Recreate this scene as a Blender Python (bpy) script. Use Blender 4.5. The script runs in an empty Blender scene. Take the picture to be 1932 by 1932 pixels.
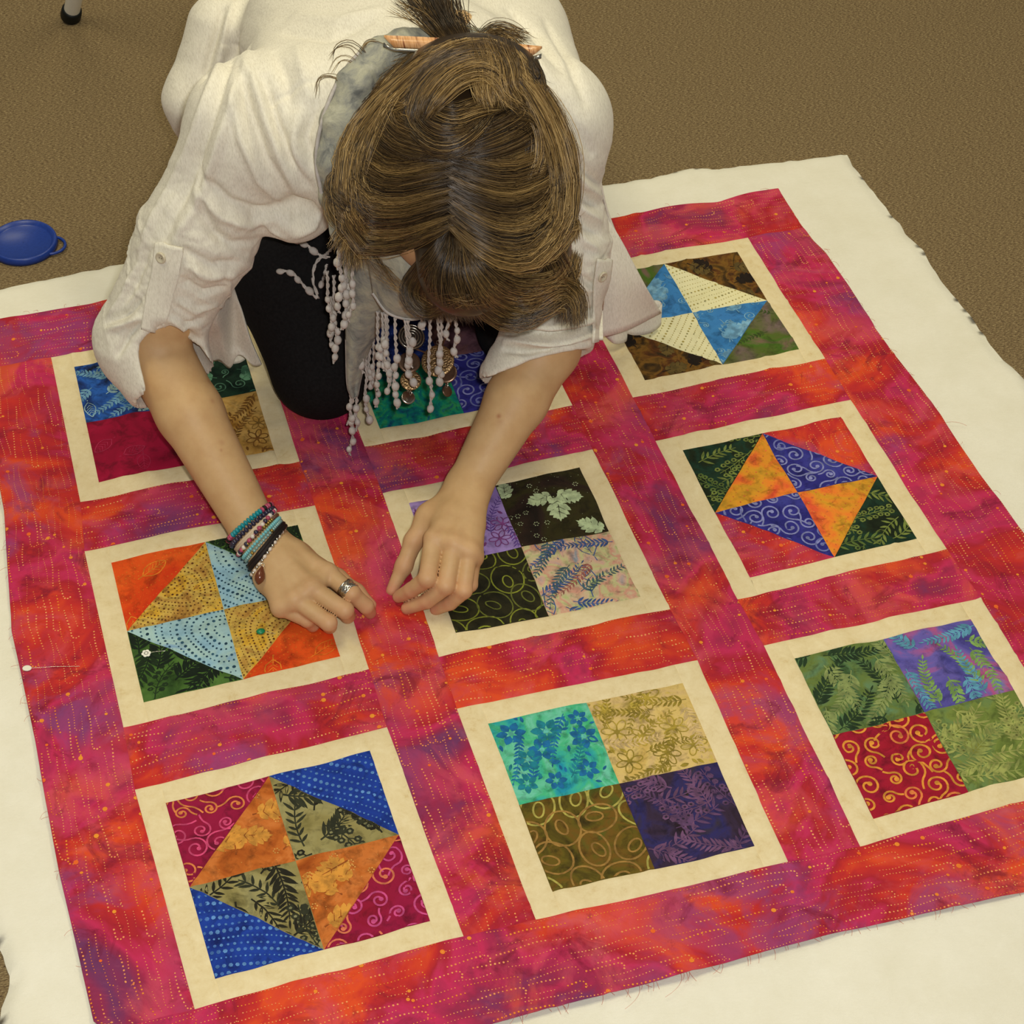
import bpy, math, random
import numpy as np
from mathutils import Vector, Matrix
from mathutils.bvhtree import BVHTree

# ------------------------------------------------------------------ camera
SCN = bpy.context.scene
COL = SCN.collection
S = 0.9
CAMR = np.array([[0.95503451, -0.29499449, 0.02978813],
                 [0.19066718, 0.68798657, 0.7002289],
                 [-0.22705751, -0.66306314, 0.71329668]])
CAMP = np.array([-0.57146352, -1.62499131, 1.81976462]) * S
FPX = 3636.75
cd = bpy.data.cameras.new('camera')
cd.sensor_width = 36.0
cd.lens = 36.0 * FPX / 1932.0
cd.clip_start = 0.05
camo = bpy.data.objects.new('camera', cd)
COL.objects.link(camo)
m4 = Matrix.Identity(4)
for i in range(3):
    for j in range(3):
        m4[j][i] = CAMR[i][j]
    m4[i][3] = CAMP[i]
camo.matrix_world = m4
SCN.camera = camo

# ------------------------------------------------------------------ light
SCN.view_settings.view_transform = 'Standard'
SCN.view_settings.look = 'None'
SCN.view_settings.gamma = 1.0
SCN.view_settings.use_curve_mapping = False
SCN.view_settings.exposure = -0.14
wld = bpy.data.worlds.new('room')
SCN.world = wld
wld.use_nodes = True
wld.node_tree.nodes['Background'].inputs[0].default_value = (0.98, 0.95, 0.88, 1)
wld.node_tree.nodes['Background'].inputs[1].default_value = 0.18


def area_light(name, loc, target, sx, sy, power, col):
    d = bpy.data.lights.new(name, 'AREA')
    d.shape = 'RECTANGLE'
    d.size, d.size_y, d.energy, d.color = sx, sy, power, col
    o = bpy.data.objects.new(name, d)
    o.location = loc
    o.rotation_euler = (Vector(target) - Vector(loc)).to_track_quat('-Z', 'Y').to_euler()
    COL.objects.link(o)
    return o


# fluorescent ceiling troffers of the classroom
area_light('ceiling_light', (-0.9, 0.5, 2.7), (-0.9, 0.5, 0), 0.6, 1.2, 27, (1.0, 0.91, 0.63))
area_light('ceiling_light', (1.1, 0.5, 2.7), (1.1, 0.5, 0), 0.6, 1.2, 27, (1.0, 0.91, 0.63))
area_light('ceiling_light', (0.1, 2.6, 2.7), (0.1, 2.6, 0), 1.2, 0.6, 19, (1.0, 0.91, 0.63))
# the camera's own flash, just right of and above the lens
fl = area_light('camera_flash', tuple(CAMP + CAMR[0] * 0.05 + CAMR[1] * 0.05),
                tuple(CAMP - CAMR[2] * 2 - CAMR[1] * 0.12), 0.05, 0.03, 22, (0.98, 0.97, 0.95))


# ------------------------------------------------------------------ helpers
def ray(x, y):
    return CAMR.T @ np.array([(x - 966.0) / FPX, -(y - 966.0) / FPX, -1.0])


def at(x, y, z):
    """world point at height z that stands at pixel x, y of the 1932 frame"""
    d = ray(x, y)
    return CAMP + d * (z - CAMP[2]) / d[2]


def atd(x, y, dep):
    return CAMP + ray(x, y) * dep


def lin(c):
    return tuple(((v / 255.0) / 12.92 if v / 255.0 <= 0.04045 else ((v / 255.0 + 0.055) / 1.055) ** 2.4) for v in c[:3]) + (1.0,)


def link(name, me, mats, parent=None):
    o = bpy.data.objects.new(name, me)
    COL.objects.link(o)
    for m in (mats if isinstance(mats, (list, tuple)) else [mats]):
        me.materials.append(m)
    if parent is not None:
        o.parent = parent
    return o


def mesh(name, V, F, smooth=True, midx=None):
    me = bpy.data.meshes.new(name)
    me.from_pydata([tuple(map(float, v)) for v in V], [], [tuple(map(int, f)) for f in F])
    if smooth:
        me.polygons.foreach_set('use_smooth', [True] * len(me.polygons))
    if midx is not None:
        me.polygons.foreach_set('material_index', [int(i) for i in midx])
    me.update()
    return me


def tag(o, label, cat, group=None, kind=None):
    if label:
        o['label'] = label
    if cat:
        o['category'] = cat
    if group:
        o['group'] = group
    if kind:
        o['kind'] = kind
    return o


def empty(name, loc=(0, 0, 0)):
    o = bpy.data.objects.new(name, None)
    o.empty_display_size = 0.05
    o.location = loc
    COL.objects.link(o)
    return o


_rt = np.random.RandomState(5).rand(64, 256, 256).astype(np.float32)


def vn2(x, y, seed=0):
    """smooth value noise, -1..1"""
    x = np.asarray(x, float) + 1000.0
    y = np.asarray(y, float) + 1000.0
    xi = np.floor(x).astype(int)
    yi = np.floor(y).astype(int)
    fx = x - xi
    fy = y - yi
    fx = fx * fx * (3 - 2 * fx)
    fy = fy * fy * (3 - 2 * fy)
    T = _rt[seed % 64]
    a = T[xi & 255, yi & 255]
    b = T[(xi + 1) & 255, yi & 255]
    c = T[xi & 255, (yi + 1) & 255]
    d = T[(xi + 1) & 255, (yi + 1) & 255]
    return ((a + (b - a) * fx) * (1 - fy) + (c + (d - c) * fx) * fy) * 2 - 1


# ------------------------------------------------------------------ materials
class NT:
    def __init__(self, name, rough=0.85, spec=0.25, sheen=0.0):
        self.m = bpy.data.materials.new(name)
        self.m.use_nodes = True
        self.t = self.m.node_tree
        self.b = self.t.nodes['Principled BSDF']
        self.b.inputs['Roughness'].default_value = rough
        self.b.inputs['Specular IOR Level'].default_value = spec
        if sheen:
            self.b.inputs['Sheen Weight'].default_value = sheen

    def n(self, typ, **kw):
        n = self.t.nodes.new(typ)
        for k, v in kw.items():
            if hasattr(n, k) and k not in n.inputs:
                setattr(n, k, v)
            else:
                n.inputs[k].default_value = v
        return n

    def l(self, a, b):
        self.t.links.new(a, b)

    def coords(self, scale=(1, 1, 1), rnd=True, rot=(0, 0, 0)):
        tc = self.n('ShaderNodeTexCoord')
        mp = self.n('ShaderNodeMapping')
        mp.inputs['Scale'].default_value = scale
        mp.inputs['Rotation'].default_value = rot
        self.l(tc.outputs['Object'], mp.inputs['Vector'])
        if rnd:
            oi = self.n('ShaderNodeObjectInfo')
            cx = self.n('ShaderNodeCombineXYZ')
            ml = self.n('ShaderNodeMath', operation='MULTIPLY')
            ml.inputs[1].default_value = 37.0
            self.l(oi.outputs['Random'], ml.inputs[0])
            self.l(ml.outputs[0], cx.inputs['Z'])
            self.l(ml.outputs[0], cx.inputs['X'])
            self.l(cx.outputs[0], mp.inputs['Location'])
        return mp.outputs['Vector']

    def noise(self, vec, scale, detail=4.0, rough=0.55, dist=0.0):
        n = self.n('ShaderNodeTexNoise')
        n.inputs['Scale'].default_value = scale
        n.inputs['Detail'].default_value = detail
        n.inputs['Roughness'].default_value = rough
        n.inputs['Distortion'].default_value = dist
        self.l(vec, n.inputs['Vector'])
        return n.outputs['Fac']

    def ramp(self, fac, stops):
        r = self.n('ShaderNodeValToRGB')
        e = r.color_ramp.elements
        while len(e) < len(stops):
            e.new(0.5)
        for i, (p, c) in enumerate(stops):
            e[i].position = p
            e[i].color = lin(c)
        self.l(fac, r.inputs['Fac'])
        return r.outputs['Color']

    def mix(self, fac, a, b, mode='MIX'):
        n = self.n('ShaderNodeMix', data_type='RGBA', blend_type=mode)
        for s, v in ((n.inputs[0], fac), (n.inputs[6], a), (n.inputs[7], b)):
            if hasattr(v, 'links') or isinstance(v, bpy.types.NodeSocket):
                self.l(v, s)
            else:
                s.default_value = v if not isinstance(v, tuple) or len(v) == 4 else lin(v)
        return n.outputs[2]

    def bump(self, h, strength=0.3, dist=0.001):
        b = self.n('ShaderNodeBump')
        b.inputs['Strength'].default_value = strength
        b.inputs['Distance'].default_value = dist
        self.l(h, b.inputs['Height'])
        self.l(b.outputs[0], self.b.inputs['Normal'])

    def color(self, c):
        if isinstance(c, tuple):
            self.b.inputs['Base Color'].default_value = lin(c)
        else:
            self.l(c, self.b.inputs['Base Color'])
        return self


_mc = {}


def plain(c, c2=None, scale=60.0, rough=0.85, metal=0.0, spec=0.25):
    key = (c, c2, scale, rough, metal, spec)
    if key not in _mc:
        t = NT('dye_%d_%d_%d' % c, rough, spec)
        t.b.inputs['Metallic'].default_value = metal
        if c2 is None:
            t.color(c)
        else:
            t.color(t.ramp(t.noise(t.coords(), scale, 3), [(0.38, c), (0.62, c2)]))
        _mc[key] = t.m
    return _mc[key]


def batik(name, cols, scale=16.0, dist=1.2, detail=5.0, vein=0.0, veincol=None, lo=0.3, hi=0.7, mott=0.75):
    """hand-dyed cotton: blotches of several dyes that bleed into each other"""
    if name in _mc:
        return _mc[name]
    t = NT(name, 0.86, 0.2)
    v = t.coords()
    f = t.noise(v, scale, detail, 0.5, dist)
    n = len(cols)
    c = t.ramp(f, [(lo + (hi - lo) * i / max(1, n - 1), cc) for i, cc in enumerate(cols)])
    if vein:
        g = t.noise(v, scale * 1.7, 6, 0.6, 2.0)
        ab = t.n('ShaderNodeMath', operation='SUBTRACT')
        ab.inputs[1].default_value = 0.5
        t.l(g, ab.inputs[0])
        aa = t.n('ShaderNodeMath', operation='ABSOLUTE')
        t.l(ab.outputs[0], aa.inputs[0])
        mr = t.n('ShaderNodeMapRange')
        mr.inputs[1].default_value = 0.0
        mr.inputs[2].default_value = 0.035
        mr.inputs[3].default_value = vein
        mr.inputs[4].default_value = 0.0
        t.l(aa.outputs[0], mr.inputs[0])
        c = t.mix(mr.outputs[0], c, veincol)
    mo = t.ramp(t.noise(v, scale * 3.5, 6, 0.65, 0.5), [(0.32, (150, 150, 150)), (0.52, (255, 255, 255))])
    c = t.mix(mott, c, mo, 'MULTIPLY')
    t.color(c)
    w = t.noise(v, 900.0, 1)
    t.bump(w, 0.12, 0.0006)
    _mc[name] = t.m
    return t.m


def sash_material():
    t = NT('red_batik', 0.84, 0.2)
    v = t.coords()
    f1 = t.noise(v, 6.0, 5, 0.55, 0.6)
    base = t.ramp(f1, [(0.32, (110, 52, 96)), (0.39, (150, 40, 74)), (0.45, (192, 44, 88)), (0.50, (166, 34, 48)), (0.55, (192, 46, 42)),
                       (0.61, (218, 76, 36)), (0.68, (206, 62, 50))])
    # second dye bath: orange and plum clouds with feathered rims
    f2 = t.noise(v, 11.0, 7, 0.62, 0.9)
    hue2 = t.ramp(t.noise(v, 4.0, 4, 0.5, 0.4), [(0.40, (128, 70, 128)), (0.48, (180, 60, 96)), (0.54, (212, 84, 100)), (0.62, (222, 92, 52))])
    c = t.mix(t.ramp(f2, [(0.47, (0, 0, 0)), (0.60, (200, 200, 200))]), base, hue2)
    # pale blooms where the wax resisted
    f3 = t.noise(v, 17.0, 6, 0.6, 0.8)
    c = t.mix(t.ramp(f3, [(0.60, (0, 0, 0)), (0.74, (120, 120, 120))]), c, lin((214, 128, 140)))
    g = t.noise(v, 15.0, 8, 0.72, 1.0)
    mr = t.n('ShaderNodeMapRange')
    mr.inputs[1].default_value = 0.33
    mr.inputs[2].default_value = 0.45
    mr.inputs[3].default_value = 0.7
    mr.inputs[4].default_value = 0.0
    t.l(g, mr.inputs[0])
    c = t.mix(mr.outputs[0], c, lin((112, 18, 44)))
    t.color(c)
    h = t.noise(t.coords((1, 1.0, 1), True, (0, 0, 0.6)), 20.0, 7, 0.6, 1.2)
    t.bump(h, 0.6, 0.006)
    return t.m


M = {}
M['sash'] = sash_material()
t = NT('cream_print', 0.88, 0.2)
v = t.coords()
f = t.noise(v, 55.0, 9, 0.78, 0.3)
t.color(t.ramp(f, [(0.30, (206, 182, 132)), (0.42, (220, 202, 158)), (0.58, (227, 211, 170)), (0.72, (232, 219, 182))]))
t.bump(t.noise(v, 60.0, 5), 0.15, 0.002)
M['cream'] = t.m
t = NT('cotton_wadding', 0.97, 0.1, 0.2)
v = t.coords(rnd=False)
f = t.noise(v, 14.0, 8, 0.7)
t.color(t.ramp(f, [(0.3, (236, 231, 210)), (0.7, (245, 241, 224))]))
t.bump(t.noise(t.coords((1, 2.0, 1), False, (0, 0, 0.5)), 130.0, 8, 0.8), 0.42, 0.004)
M['batting'] = t.m
t = NT('loop_carpet', 0.98, 0.1)
v = t.coords((1, 3.0, 1), False, (0, 0, -0.15))
n1 = t.noise(v, 230.0, 5, 0.8)
c = t.ramp(n1, [(0.36, (70, 54, 40)), (0.46, (136, 114, 84)), (0.55, (166, 144, 104)), (0.66, (226, 204, 156))])
n2 = t.noise(v, 7.0, 5, 0.6)
c = t.mix(t.ramp(n2, [(0.3, (60, 60, 60)), (0.7, (0, 0, 0))]), c, lin((108, 84, 54)))
t.color(c)
t.bump(t.noise(t.coords((1, 2.0, 1), False), 420.0, 4, 0.8), 0.8, 0.004)
M['carpet'] = t.m

# ------------------------------------------------------------------ the floor
def grid_mesh(name, P):
    """P: (nu, nv, 3) array"""
    nu, nv = P.shape[:2]
    idx = np.arange(nu * nv).reshape(nu, nv)
    F = np.stack([idx[:-1, :-1], idx[1:, :-1], idx[1:, 1:], idx[:-1, 1:]], -1).reshape(-1, 4)
    return mesh(name, P.reshape(-1, 3), F)


gx, gy = np.meshgrid(np.linspace(-3.2, 3.2, 60), np.linspace(-2.6, 3.8, 60), indexing='ij')
fo = link('floor', grid_mesh('floor', np.stack([gx, gy, 0.0 * gx], -1)), M['carpet'])
fo['kind'] = 'structure'
fo['label'] = 'brown loop-pile carpet floor'

# ------------------------------------------------------------------ wadding under the quilt
def poly_dist(px, py, poly):
    """signed distance to polygon, positive inside; nearest boundary point"""
    best = np.full(px.shape, 1e9)
    nx = np.zeros(px.shape)
    ny = np.zeros(px.shape)
    inside = np.zeros(px.shape, bool)
    n = len(poly)
    for i in range(n):
        ax, ay = poly[i]
        bx, by = poly[(i + 1) % n]
        dx, dy = bx - ax, by - ay
        tt = np.clip(((px - ax) * dx + (py - ay) * dy) / (dx * dx + dy * dy + 1e-12), 0, 1)
        qx, qy = ax + tt * dx, ay + tt * dy
        d = np.hypot(px - qx, py - qy)
        k = d < best
        best = np.where(k, d, best)
        nx = np.where(k, qx, nx)
        ny = np.where(k, qy, ny)
        if ay != by:
            cr = ((ay > py) != (by > py)) & (px < (bx - ax) * (py - ay) / (by - ay) + ax)
            inside ^= cr
    return np.where(inside, best, -best), nx, ny


BT = [(205, 500), (420, 462), (700, 418), (900, 384), (1143, 345), (1229, 334), (1302, 314), (1350, 317), (1444, 306), (1599, 289), (1634, 340),
      (1711, 439), (1742, 470), (1772, 521), (1832, 594), (1875, 655), (1932, 711), (2060, 890), (2200, 1080), (2420, 1420), (2330, 1600),
      (1960, 2300), (700, 2600), (130, 2400), (30, 2080), (4, 1960), (2, 1900), (16, 1869), (21, 1842), (6, 1820), (-8, 1780), (-40, 1690), (-60, 1500),
      (-90, 1200), (-110, 900), (-90, 700), (-70, 556), (0, 543)]
BTW = np.array([at(x, y, 0.004)[:2] for x, y in BT])
# finer, slightly ragged outline
seg = []
rs = np.random.RandomState(3)
for i in range(len(BTW)):
    a, b = BTW[i], BTW[(i + 1) % len(BTW)]
    k = max(1, int(np.hypot(*(b - a)) / 0.012))
    nrm = np.array([-(b - a)[1], (b - a)[0]]) / (np.hypot(*(b - a)) + 1e-9)
    for j in range(k):
        seg.append(a + (b - a) * j / k + nrm * rs.normal(0, 0.0012))
BTW = np.array(seg)


def batt_z(x, y):
    return 0.0058 + 0.0016 * vn2(x * 9, y * 9, 1) + 0.0010 * vn2(x * 26, y * 17, 2)


step = 0.008
x0, y0 = BTW.min(0) - step
x1, y1 = BTW.max(0) + step
gx, gy = np.meshgrid(np.arange(x0, x1, step), np.arange(y0, y1, step), indexing='ij')
sd, qx, qy = poly_dist(gx, gy, BTW)
snap = (np.abs(sd) < step * 0.72)
X = np.where(snap, qx, gx)
Y = np.where(snap, qy, gy)
d = np.where(snap, 0, np.maximum(sd, 0))
edge = 1 - np.clip(1 - d / 0.016, 0, 1) ** 2
Z = 0.0008 + batt_z(X, Y) * edge + 0.0025 * np.clip(1 - d / 0.05, 0, 1) * (vn2(X * 6, Y * 6, 9) + 0.6).clip(0, 2) * edge
ok = (sd > 0) | snap
nu, nv = X.shape
idx = np.arange(nu * nv).reshape(nu, nv)
okc = ok[:-1, :-1] & ok[1:, :-1] & ok[1:, 1:] & ok[:-1, 1:]
F = np.stack([idx[:-1, :-1], idx[1:, :-1], idx[1:, 1:], idx[:-1, 1:]], -1)[okc]
used = np.unique(F)
remap = np.full(nu * nv, -1)
remap[used] = np.arange(len(used))
V = np.stack([X, Y, Z], -1).reshape(-1, 3)[used]
bo = link('quilt_batting', mesh('quilt_batting', V, remap[F]), M['batting'])
tag(bo, 'large sheet of off-white cotton batting spread on the carpet under the quilt', 'batting')
# ------------------------------------------------------------------ the quilt top
QUILT = empty('patchwork_quilt', tuple(at(1000, 1050, 0.012)))
tag(QUILT, 'unfinished patchwork quilt top with red batik sashing and nine framed blocks', 'quilt')


def qlink(name, me, mats, parent):
    o = link(name, me, mats, parent)
    return o


PINCH = at(716, 1136, 0.012)[:2]
zoff = 0.0125


def quilt_z(x, y):
    z = zoff + 0.0016 * vn2(x * 8, y * 8, 11) + 0.0020 * vn2(x * 22 + y * 6, y * 20, 12) + 0.0011 * vn2(x * 48, y * 45, 13)
    dx, dy = x - PINCH[0], y - PINCH[1]
    r = np.hypot(dx, dy)
    a = np.arctan2(dy, dx)
    z = z + 0.006 * np.exp(-(r / 0.022) ** 2) + 0.0022 * np.sin(a * 9 + 4 * vn2(x * 20, y * 20, 14)) * np.exp(-(r / 0.07) ** 2) * np.clip(r / 0.02, 0, 1)
    # long soft creases
    c = vn2(x * 13 + 3 * vn2(x * 5, y * 5, 15), y * 13, 16)
    z = z + 0.0016 * np.exp(-(c / 0.10) ** 2)
    return z


BC = {(0, 0): dict(TL=(96, 672), BL=(151, 944), BR=(565, 868)),
      (0, 1): dict(BL=(688, 842), BR=(1080, 766)),
      (0, 2): dict(TR=(1411, 448), BR=(1557, 676), BL=(1194, 749)),
      (1, 0): dict(TL=(159, 1037.5), BL=(233, 1373), BR=(696, 1260), TR=(594, 952)),
      (1, 1): dict(TL=(722, 929), TR=(1118, 848), BR=(1265, 1147), BL=(828, 1237)),
      (1, 2): dict(TL=(1237, 830), TR=(1605, 753), BR=(1787, 1033.5), BL=(1392, 1128)),
      (2, 0): dict(TL=(254, 1487.5), TR=(730, 1371), BR=(874.6, 1767.6), BL=(367, 1902)),
      (2, 1): dict(TL=(862, 1336), TR=(1316, 1245), BR=(1487, 1625), BL=(1011, 1735)),
      (2, 2): dict(TL=(1441, 1219), TR=(1851.6, 1125), BL=(1624, 1594))}
GXS, GYS, BS = 0.0884 * S, 0.0902 * S, 0.30 * S
CN = {}
for r in range(3):
    for c in range(3):
        xx, yy = (c - 1) * (BS + GXS) - BS / 2, (1 - r) * (BS + GYS) + BS / 2
        for k in ('TL', 'TR', 'BL', 'BR'):
            if k in BC[(r, c)]:
                CN[r, c, k] = at(*BC[(r, c)][k], zoff)[:2]
            else:
                p = np.array([xx + (BS if 'R' in k else 0), yy - (BS if 'B' in k else 0)])
                # the fitted plane is z=0: carry the point to the quilt's height along the sight line
                dd = np.array([p[0], p[1], 0.0]) - CAMP
                CN[r, c, k] = (CAMP + dd * (1 - zoff / CAMP[2]))[:2]


def resample(P, us):
    P = np.asarray(P, float)
    L = np.concatenate([[0], np.cumsum(np.hypot(*np.diff(P, axis=0).T))])
    s = np.asarray(us) * L[-1]
    return np.stack([np.interp(s, L, P[:, 0]), np.interp(s, L, P[:, 1])], -1)


def knots(P):
    P = np.asarray(P, float)
    L = np.concatenate([[0], np.cumsum(np.hypot(*np.diff(P, axis=0).T))])
    return L / L[-1], L[-1]


class Ruled:
    """cloth piece between two edge lines; u runs along them, v from the first to the second"""

    def __init__(self, e0, e1):
        self.e0, self.e1 = np.asarray(e0, float), np.asarray(e1, float)
        self.k0, self.L0 = knots(e0)
        self.k1, self.L1 = knots(e1)
        self.L = 0.5 * (self.L0 + self.L1)
        self.W = float(np.hypot(*(resample(e0, [0.5])[0] - resample(e1, [0.5])[0])))

    def __call__(self, u, v):
        a = resample(self.e0, u)
        b = resample(self.e1, u)
        v = np.asarray(v)[:, None]
        return a * (1 - v) + b * v


class Ruled2(Ruled):
    """the same, but both edges are matched knot by knot"""

    def __init__(self, e0, e1):
        Ruled.__init__(self, e0, e1)
        self.kk = 0.5 * (self.k0 + self.k1)

    def __call__(self, u, v):
        a = np.stack([np.interp(u, self.kk, self.e0[:, i]) for i in (0, 1)], -1)
        b = np.stack([np.interp(u, self.kk, self.e1[:, i]) for i in (0, 1)], -1)
        v = np.asarray(v)[:, None]
        return a * (1 - v) + b * v


def cuts(a, b, L, step=0.006):
    n = max(2, int((b - a) * L / step))
    e = 0.0016 / max(L, 1e-6)
    c = [a, a + e] + list(np.linspace(a, b, n + 1)[1:-1]) + [b - e, b]
    return np.unique(np.clip(c, a, b))


def edge_fn(fn, u0, u1, v0, v1):
    return lambda u, v: np.minimum(np.minimum(u - u0, u1 - u) * fn.L, np.minimum(v - v0, v1 - v) * fn.W)


def lift(fn, u, v, ed, extra=0.0):
    p = fn(u, v)
    z = quilt_z(p[:, 0], p[:, 1]) - 0.0011 * np.exp(-(np.maximum(ed, 0) / 0.0016) ** 2) + extra
    return np.column_stack([p, z])


def piece(name, fn, rect, mats, parent, motif=None, tri=None, free=()):
    """rect = (u0, v0, u1, v1); tri = three uv corners of a triangle patch"""
    u0, v0, u1, v1 = rect
    if tri is None:
        us, vs = cuts(u0, u1, fn.L), cuts(v0, v1, fn.W)
        U, Vv = np.meshgrid(us, vs, indexing='ij')
        u, v = U.ravel(), Vv.ravel()
        ed = edge_fn(fn, u0, u1, v0, v1)(u, v)
        nu, nv = len(us), len(vs)
        idx = np.arange(nu * nv).reshape(nu, nv)
        F = np.stack([idx[:-1, :-1], idx[1:, :-1], idx[1:, 1:], idx[:-1, 1:]], -1).reshape(-1, 4).tolist()
        poly = [(u0, v0), (u1, v0), (u1, v1), (u0, v1)]
    else:
        A, B, C = [np.array(q, float) for q in tri]
        n = 20
        pts, ids = [], {}
        for i in range(n + 1):
            for j in range(n + 1 - i):
                ids[i, j] = len(pts)
                pts.append(A + (B - A) * i / n + (C - A) * j / n)
        pts = np.array(pts)
        u, v = pts[:, 0], pts[:, 1]
        F = []
        for i in range(n):
            for j in range(n - i):
                F.append([ids[i, j], ids[i + 1, j], ids[i, j + 1]])
                if i + j < n - 1:
                    F.append([ids[i + 1, j], ids[i + 1, j + 1], ids[i, j + 1]])
        poly = [tuple(A), tuple(B), tuple(C)]

        def tri_ed(u, v):
            P = np.stack([u, v], -1) * np.array([fn.L, fn.W])
            q = [np.array(p) * np.array([fn.L, fn.W]) for p in poly]
            best = None
            for k in range(3):
                a, b = q[k], q[(k + 1) % 3]
                o = q[(k + 2) % 3]
                nn = np.array([-(b - a)[1], (b - a)[0]])
                nn = nn / np.hypot(*nn)
                if (o - a) @ nn < 0:
                    nn = -nn
                dd = (P - a) @ nn
                best = dd if best is None else np.minimum(best, dd)
            return best
        ed = tri_ed(u, v)
    V = lift(fn, u, v, ed)
    a, b, c = V[F[0][0]], V[F[0][1]], V[F[0][2]]
    if np.cross(b - a, c - a)[2] < 0:
        F = [f[::-1] for f in F]
    V = V.tolist()
    mi = [0] * len(F)
    if motif:
        # printed motif: ink shapes lying on the cloth, clipped at the seams
        base = np.array([min(p[0] for p in poly), min(p[1] for p in poly)])
        sc = np.array([fn.L, fn.W])
        cl = [tuple((np.array(p) - base) * sc) for p in poly]
        if area2(cl) < 0:
            cl = cl[::-1]
        cl = inset(cl, 0.0006)
        W_, H_ = max(p[0] for p in cl), max(p[1] for p in cl)
        allp, cnt, mats_i = [], [], []
        for poly_, k in motif(W_, H_):
            q = clip(poly_, cl)
            if len(q) >= 3:
                if area2(q) < 0:
                    q = q[::-1]
                allp.extend(q)
                cnt.append(len(q))
                mats_i.append(k)
        if allp:
            P = np.array(allp) / sc + base
            pw = fn(P[:, 0], P[:, 1])
            kk = np.repeat(np.array(mats_i), cnt)
            ed2 = edge_fn(fn, u0, u1, v0, v1)(P[:, 0], P[:, 1]) if tri is None else tri_ed(P[:, 0], P[:, 1])
            z = quilt_z(pw[:, 0], pw[:, 1]) + 0.00022 + 0.00004 * kk - 0.0006 * np.exp(-(np.maximum(ed2, 0) / 0.0016) ** 2)
            o0 = len(V)
            V.extend(np.column_stack([pw, z]).tolist())
            e = np.array(fn([0.5 * (u0 + u1), 0.5 * (u0 + u1) + 0.001, 0.5 * (u0 + u1)], [0.5 * (v0 + v1), 0.5 * (v0 + v1), 0.5 * (v0 + v1) + 0.001]))
            flip = (e[1] - e[0])[0] * (e[2] - e[0])[1] - (e[1] - e[0])[1] * (e[2] - e[0])[0] < 0
            for n_, k in zip(cnt, mats_i):
                f = list(range(o0, o0 + n_))
                F.append(f[::-1] if flip else f)
                mi.append(k)
                o0 += n_
    V = np.array(V) - np.array(QUILT.location)
    return qlink(name, mesh(name, V, F, True, mi), mats, parent)


def area2(p):
    return sum(p[i][0] * p[(i + 1) % len(p)][1] - p[(i + 1) % len(p)][0] * p[i][1] for i in range(len(p)))


def inset(poly, d):
    c = np.mean(np.array(poly), 0)
    out = []
    n = len(poly)
    for i in range(n):
        p0, p1, p2 = [np.array(poly[j % n]) for j in (i - 1, i, i + 1)]
        a = (p1 - p0) / np.hypot(*(p1 - p0))
        b = (p2 - p1) / np.hypot(*(p2 - p1))
        na, nb = np.array([-a[1], a[0]]), np.array([-b[1], b[0]])
        k = na + nb
        out.append(tuple(p1 + k * d / (1 + na @ nb)))
    return out


def clip(poly, cl):
    out = poly
    n = len(cl)
    for i in range(n):
        ax, ay = cl[i]
        bx, by = cl[(i + 1) % n]
        ex, ey = bx - ax, by - ay
        inp, out = out, []
        if not inp:
            return []
        ds = [ex * (p[1] - ay) - ey * (p[0] - ax) for p in inp]
        if min(ds) >= 0:
            out = inp
            continue
        if max(ds) <= 0:
            return []
        for j in range(len(inp)):
            p, q = inp[j - 1], inp[j]
            d0, d1 = ds[j - 1], ds[j]
            if (d0 < 0) != (d1 < 0):
                t_ = d0 / (d0 - d1)
                out.append((p[0] + (q[0] - p[0]) * t_, p[1] + (q[1] - p[1]) * t_))
            if d1 >= 0:
                out.append(q)
    return out


# ---- printed motifs: every function returns a generator for a patch W x H metres
def ribbon(P, w0, w1=None, k=1):
    P = np.asarray(P, float)
    w1 = w0 if w1 is None else w1
    T = np.gradient(P, axis=0)
    T /= (np.hypot(T[:, 0], T[:, 1])[:, None] + 1e-12)
    N = np.stack([-T[:, 1], T[:, 0]], -1)
    w = np.linspace(w0, w1, len(P))[:, None] * 0.5
    A, B = P + N * w, P - N * w
    return [([tuple(A[i]), tuple(A[i + 1]), tuple(B[i + 1]), tuple(B[i])], k) for i in range(len(P) - 1)]


def disc(x, y, r, n=7, k=1, sy=1.0):
    return ([(x + r * math.cos(2 * math.pi * i / n), y + r * sy * math.sin(2 * math.pi * i / n)) for i in range(n)], k)


def ring(x, y, rx, ry, w, ang=0, k=1, n=20):
    a = np.linspace(0, 2 * math.pi, n + 1)
    p = np.stack([rx * np.cos(a), ry * np.sin(a)], -1)
    ca, sa = math.cos(ang), math.sin(ang)
    p = p @ np.array([[ca, sa], [-sa, ca]]) + (x, y)
    return ribbon(p, w, w, k)


def leafp(x, y, L, w, ang, k=1):
    a = [(0, 0), (0.25, 0.42), (0.5, 0.5), (0.8, 0.3), (1, 0), (0.8, -0.3), (0.5, -0.5), (0.25, -0.42)]
    ca, sa = math.cos(ang), math.sin(ang)
    return ([(x + L * p * ca - w * q * sa, y + L * p * sa + w * q * ca) for p, q in a], k)


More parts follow.
